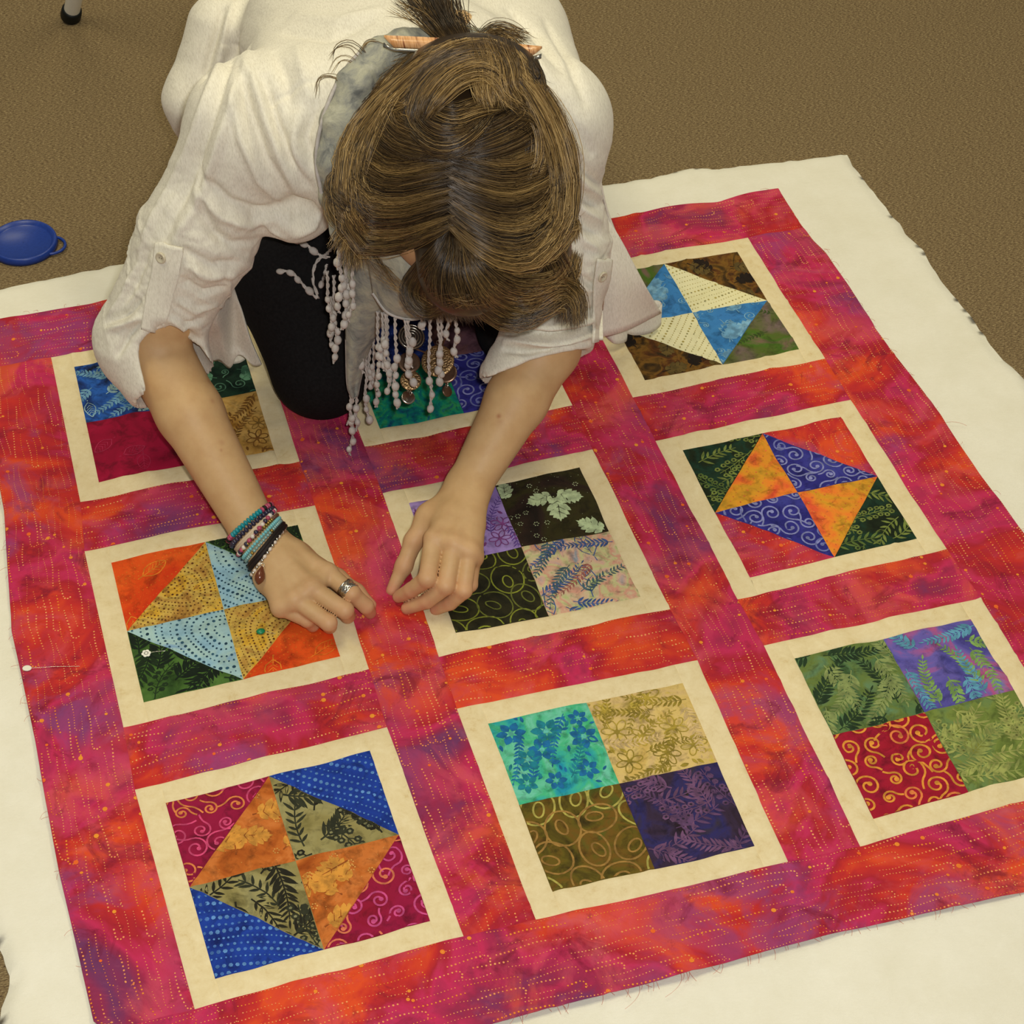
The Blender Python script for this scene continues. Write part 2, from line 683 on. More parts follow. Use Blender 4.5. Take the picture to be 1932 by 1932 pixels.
def m_spirals(seed, r=0.013, w=0.0022, k2=1, sp=2.05):
    def g(W, H):
        rn = random.Random(seed)
        out = []
        st = r * sp
        row = 0
        y = -r * 0.4
        while y < H + r:
            x = -r + (row % 2) * st * 0.5
            while x < W + r:
                cx, cy = x + rn.uniform(-1, 1) * r * 0.25, y + rn.uniform(-1, 1) * r * 0.25
                rr = r * rn.choice([0.62, 0.8, 1.0, 1.08])
                a0 = rn.uniform(0, 6.28)
                dr = rn.choice([-1, 1])
                tt = np.linspace(0, 1, 26)
                an = a0 + dr * tt * 2 * math.pi * 1.35
                rad = rr * (1.0 - 0.78 * tt)
                P = np.stack([cx + rad * np.cos(an), cy + rad * np.sin(an)], -1)
                # tail leaving the outer turn
                tx = np.array([-math.sin(a0), math.cos(a0)]) * -dr
                tail = np.array([P[0] + tx * rr * s_ + np.array([math.cos(a0), math.sin(a0)]) * rr * 0.45 * s_ * s_ for s_ in (1.1, 0.8, 0.5, 0.25)])
                kk = k2 if rn.random() < 0.3 else 1
                out += ribbon(np.vstack([tail, P]), w * 0.75, w * 0.8, kk)
                out.append(disc(P[-1][0], P[-1][1], w * 0.95, 8, kk))
                x += st
            y += st * 0.86
            row += 1
        return out
    return g


def m_ovals(seed, r=0.014, w=0.0016, k2=1):
    def g(W, H):
        rn = random.Random(seed)
        out = []
        st = r * 1.85
        y = 0
        row = 0
        while y < H + r:
            x = (row % 2) * st * 0.5 - r * 0.3
            while x < W + r:
                cx, cy = x + rn.uniform(-1, 1) * r * 0.2, y + rn.uniform(-1, 1) * r * 0.2
                a = rn.uniform(0, 3.14)
                e = rn.uniform(0.7, 0.95)
                kk = k2 if rn.random() < 0.4 else 1
                out += ring(cx, cy, r * 1.05, r * e, w, a, kk, 24)
                out += ring(cx + rn.uniform(-.2, .2) * r, cy + rn.uniform(-.2, .2) * r, r * 0.45, r * 0.27, w * 0.95, a + rn.uniform(-.5, .5), kk, 16)
                x += st * 1.08
            y += st * 0.9
            row += 1
        return out
    return g


def spread_path(rn, W, H, n, step, curl, taken, tries=14):
    """a curling stem placed where the patch is still empty"""
    best, bs = None, -1
    for _ in range(tries):
        x, y = rn.uniform(-0.1, 1.1) * W, rn.uniform(-0.1, 1.1) * H
        a = rn.uniform(0, 6.28)
        da = rn.choice([-1, 1]) * rn.uniform(*curl)
        P = [(x, y)]
        for j in range(n):
            a += da * step
            da *= 1.01
            x += step * math.cos(a)
            y += step * math.sin(a)
            P.append((x, y))
        Q = P[::3]
        inn = sum(1 for q in Q if 0 < q[0] < W and 0 < q[1] < H) / len(Q)
        dmin = min([0.03] + [math.hypot(q[0] - k[0], q[1] - k[1]) for q in Q for k in taken])
        sc_ = dmin * (0.25 + inn)
        if sc_ > bs:
            best, bs = P, sc_
    taken += best[::3]
    return best


def m_vine(seed, n=5, L=0.011, w=0.0038, stem=0.0009, k2=1, curl=1.0, sp=0.0058):
    def g(W, H):
        rn = random.Random(seed)
        out = []
        taken = []
        for i in range(n):
            P = spread_path(rn, W, H, 26, 0.0026, (3 * curl, 9 * curl), taken)
            a = math.atan2(P[-1][1] - P[-2][1], P[-1][0] - P[-2][0])
            kk = k2 if rn.random() < 0.45 else 1
            out += ribbon(P, stem * 1.2, stem * 0.7, kk)
            d = 0
            stp = max(1, int(sp / 0.0026))
            for j in range(2, len(P) - 1, stp):
                ta = math.atan2(P[j + 1][1] - P[j][1], P[j + 1][0] - P[j][0])
                f_ = 1.1 - 0.55 * j / len(P)
                for s_ in (-1, 1):
                    out.append(leafp(P[j][0], P[j][1], L * f_, w * f_, ta + s_ * rn.uniform(0.7, 1.0), kk))
            out.append(leafp(P[-1][0], P[-1][1], L * 0.6, w * 0.6, a, kk))
        return out
    return g


def m_berries(seed, n=6, k2=1, r=0.0026, w=0.0010, kc=2):
    def g(W, H):
        rn = random.Random(seed)
        out = []
        taken = []
        for i in range(n):
            P = spread_path(rn, W, H, 20, 0.0028, (4, 11), taken)
            kk = k2 if rn.random() < 0.4 else 1
            out += ribbon(P, w, w * 0.8, kk)
            bud = rn.random() < 0.6
            for j in range(2, len(P) - 1, 3):
                ta = math.atan2(P[j + 1][1] - P[j][1], P[j + 1][0] - P[j][0])
                for s_ in (-1, 1):
                    b = ta + s_ * rn.uniform(0.6, 1.0)
                    l_ = rn.uniform(0.0065, 0.0105)
                    ex, ey = P[j][0] + l_ * math.cos(b), P[j][1] + l_ * math.sin(b)
                    if bud:
                        out += ribbon([P[j], (ex, ey)], w * 0.7, w * 0.7, kk)
                        out.append(disc(ex, ey, r, 6, kk, 0.85))
                        out.append(disc(ex, ey, r * 0.42, 5, kc, 0.85))
                    else:
                        out.append(leafp(P[j][0], P[j][1], l_ * 1.6, 0.0034, b, kk))
        return out
    return g


def m_dotarcs(seed, cx, cy, r0=0.006, dr=0.0075, sp=0.0042, rad=0.0009, big=0.0014, k2=1):
    """rows of dots on arcs around a centre (fractions of the patch)"""
    def g(W, H):
        rn = random.Random(seed)
        out = []
        x0_, y0_ = cx * W, cy * H
        r = r0
        i = 0
        while r < 0.17:
            rr = (rad, big, rad * 0.8, rad)[i % 4] * rn.uniform(0.85, 1.1)
            n = max(5, int(2 * math.pi * r / (sp * (1.35 if i % 4 == 1 else 1.0))))
            ph = rn.random()
            for j in range(n):
                a = 2 * math.pi * (j + ph) / n
                wv = 1 + 0.10 * math.sin(3 * a + seed)
                x, y = x0_ + r * wv * math.cos(a), y0_ + r * wv * math.sin(a)
                if -0.002 < x < W + 0.002 and -0.002 < y < H + 0.002:
                    out.append(disc(x, y, rr * rn.uniform(0.75, 1.15), 7, k2 if rn.random() < 0.35 else 1))
            r += dr * (0.75 if i % 2 else 1.0)
            i += 1
        return out
    return g


def m_dotrows(seed, ang, sp=0.0048, row=0.0078, rad=0.00095, k2=1, bend=0.0):
    def g(W, H):
        rn = random.Random(seed)
        out = []
        ca, sa = math.cos(ang), math.sin(ang)
        R = (W + H)
        y = -R
        while y < R:
            rr = rad * rn.choice([0.65, 0.8, 1.0, 1.35])
            s_ = sp * (0.8 if rr < rad else 1.1)
            x = -R + rn.random() * s_
            while x < R:
                yy = y + bend * math.sin(x * 34 + seed)
                px, py = W / 2 + x * ca - yy * sa, H / 2 + x * sa + yy * ca
                if -0.002 < px < W + 0.002 and -0.002 < py < H + 0.002:
                    out.append(disc(px, py, rr * rn.uniform(0.8, 1.15), 6, k2 if rn.random() < 0.3 else 1))
                x += s_
            y += row * rn.uniform(0.8, 1.1)
        return out
    return g


def oak(x, y, L, ang, k=1, kv=2, vein=True):
    out = []
    ca, sa = math.cos(ang), math.sin(ang)

    def tr(p, q):
        return (x + L * (p * ca - q * sa), y + L * (p * sa + q * ca))
    for p0, l_, w_ in ((0.08, 0.34, 0.20), (0.30, 0.46, 0.24), (0.52, 0.38, 0.22), (0.70, 0.26, 0.18)):
        for s_ in (-1, 1):
            a = ang + s_ * 0.95
            b = tr(p0, 0)
            out.append(leafp(b[0], b[1], L * l_, L * w_, a, k))
            out.append(leafp(b[0] + 0.2 * L * l_ * ca, b[1] + 0.2 * L * l_ * sa, L * l_ * 0.72, L * w_ * 1.1, ang + s_ * 0.55, k))
    b = tr(0.0, 0)
    out.append(leafp(b[0], b[1], L * 1.02, L * 0.27, ang, k))
    if vein:
        out += ribbon([tr(-0.12, 0), tr(0.4, 0.01), tr(0.85, 0)], L * 0.045, L * 0.012, kv)
        for p0 in (0.2, 0.42, 0.62):
            for s_ in (-1, 1):
                out += ribbon([tr(p0, 0), tr(p0 + 0.14, s_ * 0.2)], L * 0.026, L * 0.012, kv)
    return out


def m_oaks(seed, n=4, L=0.034, k2=1, extra=0, spots=None, kd=1):
    def g(W, H):
        rn = random.Random(seed)
        out = []
        for i in range(n):
            if spots:
                fx, fy, a, l_ = spots[i]
            else:
                nc = max(1, int(math.ceil(math.sqrt(n))))
                fx, fy, a, l_ = (i % nc + rn.uniform(0.1, 0.9)) / nc, (i // nc + rn.uniform(0.1, 0.9)) / nc, rn.uniform(0, 6.28), L
            out += oak(fx * W, fy * H, l_, a, k2 if i % 2 else 1)
        for i in range(extra):
            x, y = rn.uniform(0, W), rn.uniform(0, H)
            if rn.random() < 0.3:
                for j in range(6):
                    out.append(disc(x + 0.0028 * math.cos(j), y + 0.0028 * math.sin(j), 0.0009, 6, kd))
            else:
                out.append(disc(x, y, 0.0005, 5, kd))
        return out
    return g


def m_flowers(seed, n=5, R=0.011, k2=1, filled=True, w=0.0010, kc=2):
    def g(W, H):
        rn = random.Random(seed)
        out = []
        for i in range(n):
            nc = max(1, int(math.ceil(math.sqrt(n))))
            x, y = W * (i % nc + rn.uniform(0.2, 0.8)) / nc, H * (i // nc + rn.uniform(0.2, 0.8)) / nc
            a0 = rn.uniform(0, 6.28)
            kk = k2 if rn.random() < 0.45 else 1
            r_ = R * rn.uniform(0.75, 1.15)
            for j in range(6):
                a = a0 + j * math.pi / 3
                if filled:
                    out.append(leafp(x + r_ * 0.22 * math.cos(a), y + r_ * 0.22 * math.sin(a), r_ * 0.85, r_ * 0.62, a, kk))
                else:
                    out += ring(x + r_ * 0.55 * math.cos(a), y + r_ * 0.55 * math.sin(a), r_ * 0.45, r_ * 0.24, w, a, kk, 12)
            out.append(disc(x, y, r_ * 0.2, 8, kc if filled else kk))
            for j in range(3):
                a = rn.uniform(0, 6.28)
                out.append(leafp(x + r_ * 1.3 * math.cos(a), y + r_ * 1.3 * math.sin(a), r_ * 0.6, r_ * 0.25, a + 1, kk))
        return out
    return g


def m_leafline(seed, n=3, L=0.034, w=0.0012, k2=1):
    """outlined leaves with ribs"""
    def g(W, H):
        rn = random.Random(seed)
        out = []
        for i in range(n):
            x, y = W * (i % 2 + rn.uniform(0.05, 0.7)) / 2, H * (i // 2 + rn.uniform(0.05, 0.7)) / max(1, (n + 1) // 2)
            a = rn.uniform(0, 6.28)
            kk = k2 if i % 2 else 1
            p, _ = leafp(x, y, L, L * 0.55, a)
            pts = np.array(p + [p[0]])
            out += ribbon(resample(pts, np.linspace(0, 1, 22)), w, w, kk)
            ca, sa = math.cos(a), math.sin(a)
            out += ribbon([(x - 0.2 * L * ca, y - 0.2 * L * sa), (x + L * ca, y + L * sa)], w, w * 0.6, kk)
            for f_ in (0.25, 0.4, 0.55, 0.7):
                for s_ in (-1, 1):
                    l_ = L * 0.27 * (1 - abs(f_ - 0.45))
                    b = a + s_ * 0.8
                    out += ribbon([(x + f_ * L * ca, y + f_ * L * sa), (x + f_ * L * ca + l_ * math.cos(b), y + f_ * L * sa + l_ * math.sin(b))], w * 0.7, w * 0.5, kk)
        return out
    return g


def m_many(*gs):
    def g(W, H):
        o = []
        for q in gs:
            o += q(W, H)
        return o
    return g


def m_sashdots(seed, along_u=True):
    """resist-dotted lines running with the strip, turning back in loops; now and then a large dot"""
    def g(W, H):
        rn = random.Random(seed)
        out = []
        L_, B_ = (W, H) if along_u else (H, W)
        row = 0.0086
        y = 0.003
        while y < B_:
            x = rn.uniform(-0.02, 0.02)
            while x < L_:
                ln = rn.uniform(0.012, 0.060)
                gap = rn.uniform(0.004, 0.026)
                rr = rn.choice([0.00052, 0.00060, 0.00068, 0.00095])
                sp = 0.0035 if rr < 0.0009 else 0.0042
                pts = []
                xx = x
                ph = rn.uniform(0, 6.28)
                while xx < x + ln:
                    pts.append((xx, y + 0.0014 * math.sin(xx * 80 + ph)))
                    xx += sp
                if rn.random() < 0.4 and pts:
                    ex, ey = pts[-1]
                    for j in range(1, 4):
                        an = -math.pi / 2 + math.pi * j / 4
                        pts.append((ex + row * 0.5 * math.cos(an), ey + row * 0.5 + row * 0.5 * math.sin(an)))
                kk = 2 if rn.random() < 0.18 else 1
                for j, (a, b) in enumerate(pts):
                    q = rr * rn.uniform(0.8, 1.2)
                    out.append(disc(*((a, b) if along_u else (b, a)), q, 6, kk))
                if rn.random() < 0.13 and pts:
                    a, b = pts[rn.choice([0, -1])]
                    out.append(disc(*((a, b) if along_u else (b, a)), rn.uniform(0.0016, 0.0028), 9, rn.choice([2, 2, 3])))
                x += ln + gap
            y += row * rn.uniform(0.8, 1.15)
        return out
    return g


D1, D2, D3 = plain((234, 162, 98), (224, 126, 66), 30.0), plain((230, 150, 46), (226, 120, 40), 40.0), plain((226, 100, 36))
SASH = [M['sash'], D1, D2, D3]
DARKD = plain((60, 20, 30))

# ---- strips of the quilt
def C(r, c, k):
    return CN[r, c, k]


def W2(x, y):
    return at(x, y, zoff)[:2]


def lerp_ext(a, b, d):
    """point on the line a-b, d metres beyond b"""
    u = (b - a) / np.hypot(*(b - a))
    return b + u * d


left_seam = lerp_ext(C(0, 0, 'TR'), C(0, 0, 'TL'), 0.092)
lowleft_seam = lerp_ext(C(2, 0, 'BR'), C(2, 0, 'BL'), 0.082)
right_seam = W2(1515.6, 426.5)
lowright_seam = lerp_ext(C(2, 2, 'BL'), C(2, 2, 'BR'), 0.098)
LEFT_OUT = [left_seam, left_seam * 0.45 + W2(7, 960) * 0.55, W2(7, 960), W2(22, 1191), W2(41, 1277), W2(67, 1400), W2(84, 1500), W2(112, 1648), W2(143, 1780),
            W2(176, 1925), lowleft_seam]
LEFT_OUT = [p for p in LEFT_OUT if p[1] >= lowleft_seam[1] - 1e-6]
LEFT_IN = [C(0, 0, 'TL'), C(0, 0, 'BL'), C(1, 0, 'TL'), C(1, 0, 'BL'), C(2, 0, 'TL'), C(2, 0, 'BL')]
RIGHT_OUT = [right_seam, W2(1558.6, 474), W2(1617, 560), W2(1651, 620), W2(1686, 668), W2(1746, 741), W2(1785, 800), W2(1850, 893), W2(1890, 945), W2(1932, 1008),
             W2(2010, 1130), lowright_seam]
RIGHT_IN = [C(0, 2, 'TR'), C(0, 2, 'BR'), C(1, 2, 'TR'), C(1, 2, 'BR'), C(2, 2, 'TR'), C(2, 2, 'BR')]
TOP_IN = [left_seam, C(0, 0, 'TL'), C(0, 0, 'TR'), C(0, 1, 'TL'), C(0, 1, 'TR'), C(0, 2, 'TL'), C(0, 2, 'TR'), right_seam]
TOP_OUT = [lerp_ext(W2(188, 568), W2(0, 599), 0.03), W2(0, 599), W2(188, 568), W2(600, 500), W2(1158, 408), W2(1302, 381), W2(1358, 379), W2(1419, 363), W2(1468, 355)]
BOT_IN = [lowleft_seam, C(2, 0, 'BL'), C(2, 0, 'BR'), C(2, 1, 'BL'), C(2, 1, 'BR'), C(2, 2, 'BL'), C(2, 2, 'BR'), lowright_seam]
lowleft = lowleft_seam + np.array([0.006, -0.085])
lowright = lowright_seam + np.array([0.006, -0.082])
BOT_OUT = [lowleft, W2(920, 1932), W2(1300, 1835), W2(1581, 1758), W2(1932, 1681), lowright]


def strip(name, e0, e1, seed, cls=Ruled):
    fn = cls(e0, e1)
    return piece(name, fn, (0, 0, 1, 1), SASH, QUILT, m_sashdots(seed))


strip('border_strip', TOP_IN, TOP_OUT, 1)
strip('border_strip', BOT_IN, BOT_OUT, 2)
strip('border_strip', LEFT_OUT, LEFT_IN, 3)
strip('border_strip', RIGHT_IN, RIGHT_OUT, 4)
for c in (0, 1):
    e0 = [C(r, c, k) for r in range(3) for k in ('TR', 'BR')]
    e1 = [C(r, c + 1, k) for r in range(3) for k in ('TL', 'BL')]
    strip('sashing_strip', e0, e1, 10 + c, Ruled2)
for r in (0, 1):
    for c in range(3):
        strip('sashing_strip', [C(r, c, 'BL'), C(r, c, 'BR')], [C(r + 1, c, 'TL'), C(r + 1, c, 'TR')], 20 + r * 3 + c)

# ---- patch cloths: name -> (materials, motif factory)
def P_(c_):
    return plain(c_, tuple(int(q * 0.80) for q in c_), 110.0)


CL = {}
CL['bluevine'] = ([batik('blue_vine_cotton', [(14, 24, 40), (26, 56, 120), (40, 92, 176), (30, 60, 110)], 30), P_((150, 186, 196)), P_((112, 160, 190))],
                  lambda s: m_many(m_vine(s, 9, 0.011, 0.0040, 0.0010, 2), m_leafline(s + 1, 4, 0.026, 0.0012, 2)))
CL['darkgreenleaf'] = ([batik('dark_green_cotton', [(14, 28, 20), (24, 48, 34), (30, 60, 40)], 30), P_((92, 138, 108)), P_((64, 108, 80))],
                       lambda s: m_many(m_oaks(s, 6, 0.032, 2), m_spirals(s + 1, 0.009, 0.0018, 2, 3.2)))
CL['crimsonleaf'] = ([batik('crimson_cotton', [(126, 6, 40), (150, 10, 50), (162, 18, 58)], 14), P_((184, 48, 86)), P_((172, 36, 74))],
                     lambda s: m_leafline(s, 3, 0.03, 0.0009, 2))
CL['goldflower'] = ([batik('gold_cotton', [(150, 104, 36), (190, 146, 70), (206, 166, 92), (178, 128, 52)], 26), P_((126, 84, 32)), P_((150, 112, 48)), P_((222, 190, 120))],
                    lambda s: m_many(m_flowers(s, 6, 0.014, 2, False, 0.0014), m_vine(s + 1, 6, 0.009, 0.003, 0.0008, 3)))
CL['teal'] = ([batik('teal_cotton', [(14, 74, 110), (10, 112, 110), (16, 138, 106), (50, 150, 90), (20, 96, 130)], 34, 2.0), P_((20, 88, 130)), P_((40, 160, 120))],
              lambda s: m_dotrows(s, 0.3, 0.012, 0.014, 0.0012, 2, 0.004))
CL['purplespiral'] = ([batik('purple_spiral_cotton', [(34, 34, 110), (48, 46, 134), (62, 66, 150)], 20), P_((136, 140, 196)), P_((112, 118, 182))],
                      lambda s: m_spirals(s, 0.0125, 0.0028, 2))
CL['mauvebrown'] = ([batik('mauve_brown_cotton', [(70, 44, 52), (104, 70, 80), (124, 84, 70)], 18), P_((90, 58, 60))], lambda s: m_dotrows(s, 1, 0.012, 0.016, 0.0008))
CL['darkblue'] = ([batik('dark_blue_cotton', [(20, 32, 78), (30, 50, 120), (48, 70, 150)], 20), P_((90, 110, 180))], lambda s: m_dotrows(s, 1, 0.008, 0.012, 0.0008))
CL['mauvegreen'] = ([batik('mauve_green_cotton', [(124, 104, 110), (110, 96, 84), (84, 96, 40), (70, 104, 30), (120, 96, 80)], 16, 1.0), P_((150, 104, 84)), P_((64, 84, 34))],
                    lambda s: m_vine(s, 3, 0.006, 0.0024, 0.0006, 2))
CL['lightblue'] = ([batik('light_blue_cotton', [(44, 108, 170), (62, 130, 192), (56, 118, 184)], 18), P_((132, 182, 212)), P_((112, 166, 204))],
                   lambda s: m_many(m_oaks(s, 8, 0.042, 2), m_spirals(s + 3, 0.008, 0.0015, 2, 4)))
CL['autumn'] = ([batik('autumn_cotton', [(38, 26, 12), (74, 52, 18), (120, 84, 30), (88, 50, 20), (48, 40, 18)], 30, 1.4), P_((104, 84, 40)), P_((34, 22, 12))],
                lambda s: m_oaks(s, 9, 0.034, 2))
CL['creamdots'] = ([batik('cream_dot_cotton', [(228, 222, 172), (236, 230, 186)], 14, mott=0.12), P_((190, 172, 96)), P_((168, 160, 104))],
                   lambda s: m_dotrows(s, 0.35 + s * 0.6, 0.0052, 0.0082, 0.0012, 2, 0.003))
CL['orange'] = ([batik('orange_cotton', [(206, 52, 18), (222, 76, 22), (230, 94, 30)], 12), P_((238, 138, 40)), P_((234, 122, 36))],
                lambda s: m_many(m_leafline(s, 4, 0.034, 0.0013, 2), m_dotrows(s, 0.4, 0.005, 0.0075, 0.0005, 2)))
CL['tandots'] = ([batik('tan_dot_cotton', [(150, 104, 44), (186, 142, 66), (208, 174, 84), (216, 168, 52), (160, 112, 50)], 28, 1.5), P_((104, 62, 22)), P_((128, 84, 36))],
                 lambda s: m_dotarcs(s, 0.62, 0.42, 0.005, 0.0070, 0.0042, 0.0011, 0.0014, 2))
CL['bluedots'] = ([batik('sky_dot_cotton', [(126, 168, 196), (150, 190, 206), (168, 200, 196), (110, 150, 196)], 16, mott=0.35), P_((36, 70, 92)), P_((50, 92, 116))],
                  lambda s: m_dotarcs(s, 0.95, 0.7, 0.010, 0.0088, 0.0050, 0.0014, 0.0021, 2))
CL['greenfern'] = ([batik('fern_cotton', [(44, 72, 30), (70, 104, 44), (86, 122, 56)], 24), P_((18, 34, 20)), P_((28, 48, 24))],
                   lambda s: m_many(m_vine(s, 12, 0.020, 0.0044, 0.0016, 2), m_berries(s + 2, 3, 2, 0.0036, 0.0012, 0)))
CL['lavender'] = ([batik('lavender_cotton', [(138, 112, 178), (160, 134, 198), (172, 148, 204)], 16), P_((96, 66, 146)), P_((128, 66, 130)), P_((206, 190, 220))],
                  lambda s: m_many(m_flowers(s, 6, 0.015, 2, False, 0.0013), m_vine(s + 2, 5, 0.009, 0.002, 0.0008, 2)))
CL['brownleaf'] = ([batik('dark_brown_cotton', [(30, 22, 16), (46, 32, 24), (52, 48, 20), (38, 26, 20)], 16), P_((188, 206, 160)), P_((42, 32, 22)), P_((170, 180, 140))],
                   lambda s: m_oaks(s, 5, 0.034, 1, 60, [(0.60, 0.62, -1.75, 0.040), (0.60, 0.66, 0.25 - 0.65, 0.034), (0.56, 0.66, 3.3, 0.034), (0.97, 0.03, 2.5, 0.036),
                                                         (0.05, 0.75, 1.4, 0.03)], 3))
CL['blackoval'] = ([batik('black_oval_cotton', [(26, 26, 14), (40, 38, 20), (48, 46, 22)], 20), P_((134, 142, 46)), P_((104, 110, 44))],
                   lambda s: m_ovals(s, 0.0205, 0.0017, 2))
CL['pastel'] = ([batik('pastel_cotton', [(170, 190, 120), (206, 186, 150), (208, 150, 130), (196, 196, 140), (212, 170, 150), (150, 160, 170)], 26, 1.2), P_((64, 92, 150)),
                 P_((72, 100, 110)), P_((166, 100, 90))],
                lambda s: m_many(m_leafline(s, 4, 0.042, 0.0012, 1), m_vine(s + 1, 7, 0.010, 0.003, 0.0009, 2), m_vine(s + 4, 2, 0.009, 0.003, 0.0009, 3)))
CL['greenberry'] = ([batik('dark_berry_cotton', [(18, 26, 14), (26, 38, 20), (24, 54, 40), (28, 40, 20)], 22), P_((118, 132, 62)), P_((92, 112, 52)), P_((26, 34, 18))],
                    lambda s: m_berries(s, 12, 2, 0.0040, 0.0012, 3))
CL['sunset'] = ([batik('sunset_cotton', [(178, 134, 40), (214, 150, 40), (232, 128, 44), (222, 84, 50), (226, 136, 56)], 20, 0.8), P_((232, 120, 60))],
                lambda s: m_dotrows(s, 0.8, 0.010, 0.013, 0.0012, 1, 0.003))
CL['redsash'] = ([M['sash'], D1, D2, D3], lambda s: m_sashdots(s, s % 2 == 0))
CL['crimsonspiral'] = ([batik('crimson_spiral_cotton', [(132, 12, 52), (146, 20, 62), (138, 16, 44)], 16), P_((222, 130, 70)), P_((214, 74, 122))],
                       lambda s: m_spirals(s, 0.0130, 0.0025, 2))
CL['pinkspiral'] = ([batik('crimson_spiral_cotton', [(132, 12, 52)], 16), P_((206, 78, 138)), P_((222, 120, 84))], lambda s: m_spirals(s, 0.0130, 0.0027, 2))
CL['goldspiral'] = ([batik('crimson_gold_cotton', [(140, 14, 34), (160, 22, 46), (150, 20, 50)], 16), P_((228, 150, 56)), P_((226, 128, 66))],
                    lambda s: m_spirals(s, 0.0130, 0.0031, 2))
CL['rust'] = ([batik('rust_cotton', [(150, 70, 20), (184, 98, 36), (200, 116, 54), (166, 80, 26)], 20, 1.4), P_((214, 148, 60)), P_((150, 76, 26)), P_((224, 164, 84))],
              lambda s: m_oaks(s, 8, 0.036, 1, 30, None, 3))
CL['bluewhitedots'] = ([batik('royal_dot_cotton', [(18, 40, 120), (28, 62, 158), (24, 52, 140)], 16), P_((96, 146, 208)), P_((74, 120, 196))],
                       lambda s: m_dotrows(s, 0.55 + 0.4 * s, 0.0058, 0.0088, 0.0016, 2, 0.005))
CL['oliveblack'] = ([batik('olive_berry_cotton', [(116, 108, 62), (140, 130, 80), (150, 142, 94), (124, 120, 84)], 18), P_((34, 32, 20)), P_((48, 50, 34)), P_((132, 130, 92))],
                    lambda s: m_many(m_berries(s, 9, 2, 0.0046, 0.0017, 3), m_vine(s + 3, 3, 0.019, 0.0042, 0.0017, 2)))
CL['aquaflower'] = ([batik('aqua_cotton', [(30, 140, 168), (52, 168, 160), (70, 180, 130), (110, 196, 170), (60, 176, 120)], 24), P_((28, 110, 168)), P_((30, 130, 150)),
                     P_((96, 190, 180))], lambda s: m_many(m_flowers(s, 9, 0.014, 2, True, 0.001, 3), m_vine(s + 5, 4, 0.008, 0.003, 0.0008, 2)))
CL['yellowflower'] = ([batik('straw_cotton', [(200, 168, 92), (212, 184, 112), (206, 176, 120), (196, 172, 70)], 24), P_((150, 130, 46)), P_((178, 154, 60)), P_((216, 186, 130))],
                      lambda s: m_many(m_flowers(s, 8, 0.015, 2, False, 0.0013), m_vine(s, 6, 0.010, 0.003, 0.0007, 3), m_vine(s + 1, 5, 0.008, 0.0026, 0.0007, 2)))
CL['oliveoval'] = ([batik('olive_oval_cotton', [(64, 52, 16), (96, 84, 24), (110, 80, 26), (84, 88, 30)], 22), P_((178, 168, 82)), P_((160, 122, 60))],
                   lambda s: m_ovals(s, 0.0205, 0.0022, 2))
CL['darkpurple'] = ([batik('aubergine_cotton', [(44, 30, 40), (54, 40, 64), (46, 42, 96), (56, 46, 40)], 22), P_((112, 76, 112)), P_((96, 66, 104)), P_((50, 38, 60))],
                    lambda s: m_many(m_berries(s, 8, 2, 0.0040, 0.0013, 3), m_vine(s + 1, 5, 0.014, 0.0036, 0.0013, 2)))
CL['greenfeather'] = ([batik('sage_cotton', [(56, 84, 46), (84, 116, 74), (100, 118, 56), (96, 132, 98)], 20), P_((36, 58, 34)), P_((136, 150, 90))],
                      lambda s: m_vine(s, 13, 0.015, 0.0042, 0.0010, 2))
CL['purplelime'] = ([batik('violet_cotton', [(66, 62, 136), (86, 80, 160), (104, 92, 170), (178, 84, 130), (92, 124, 176)], 15), P_((130, 168, 92)), P_((96, 160, 190))],
                    lambda s: m_vine(s, 11, 0.012, 0.0042, 0.0009, 2))
CL['olivegreen'] = ([batik('olive_green_cotton', [(96, 114, 50), (116, 132, 62), (104, 128, 74), (126, 128, 52)], 20), P_((160, 166, 92)), P_((146, 156, 84)), P_((104, 110, 52))],
                    lambda s: m_many(m_berries(s, 9, 2, 0.0038, 0.0013, 3), m_vine(s + 1, 4, 0.018, 0.0038, 0.0012, 2)))

LAYOUT = {
    (0, 0): ['bluevine', 'darkgreenleaf', 'crimsonleaf', 'goldflower'],
    (0, 1): ['darkblue', 'mauvebrown', 'teal', 'purplespiral'],
    (0, 2): [('mauvegreen', 'lightblue'), ('autumn', 'creamdots'), ('autumn', 'creamdots'), ('mauvegreen', 'lightblue')],
    (1, 0): [('orange', 'tandots'), ('greenfern', 'bluedots'), ('greenfern', 'bluedots'), ('orange', 'tandots')],
    (1, 1): ['lavender', 'brownleaf', 'blackoval', 'pastel'],
    (1, 2): [('greenberry', 'sunset'), ('redsash', 'purplespiral'), ('redsash', 'purplespiral'), ('greenberry', 'sunset')],
    (2, 0): [('crimsonspiral', 'rust'), ('bluewhitedots', 'oliveblack'), ('bluewhitedots', 'oliveblack'), ('pinkspiral', 'rust')],
    (2, 1): ['aquaflower', 'yellowflower', 'oliveoval', 'darkpurple'],
    (2, 2): ['greenfeather', 'purplelime', 'goldspiral', 'olivegreen'],
}
MG = 0.0975
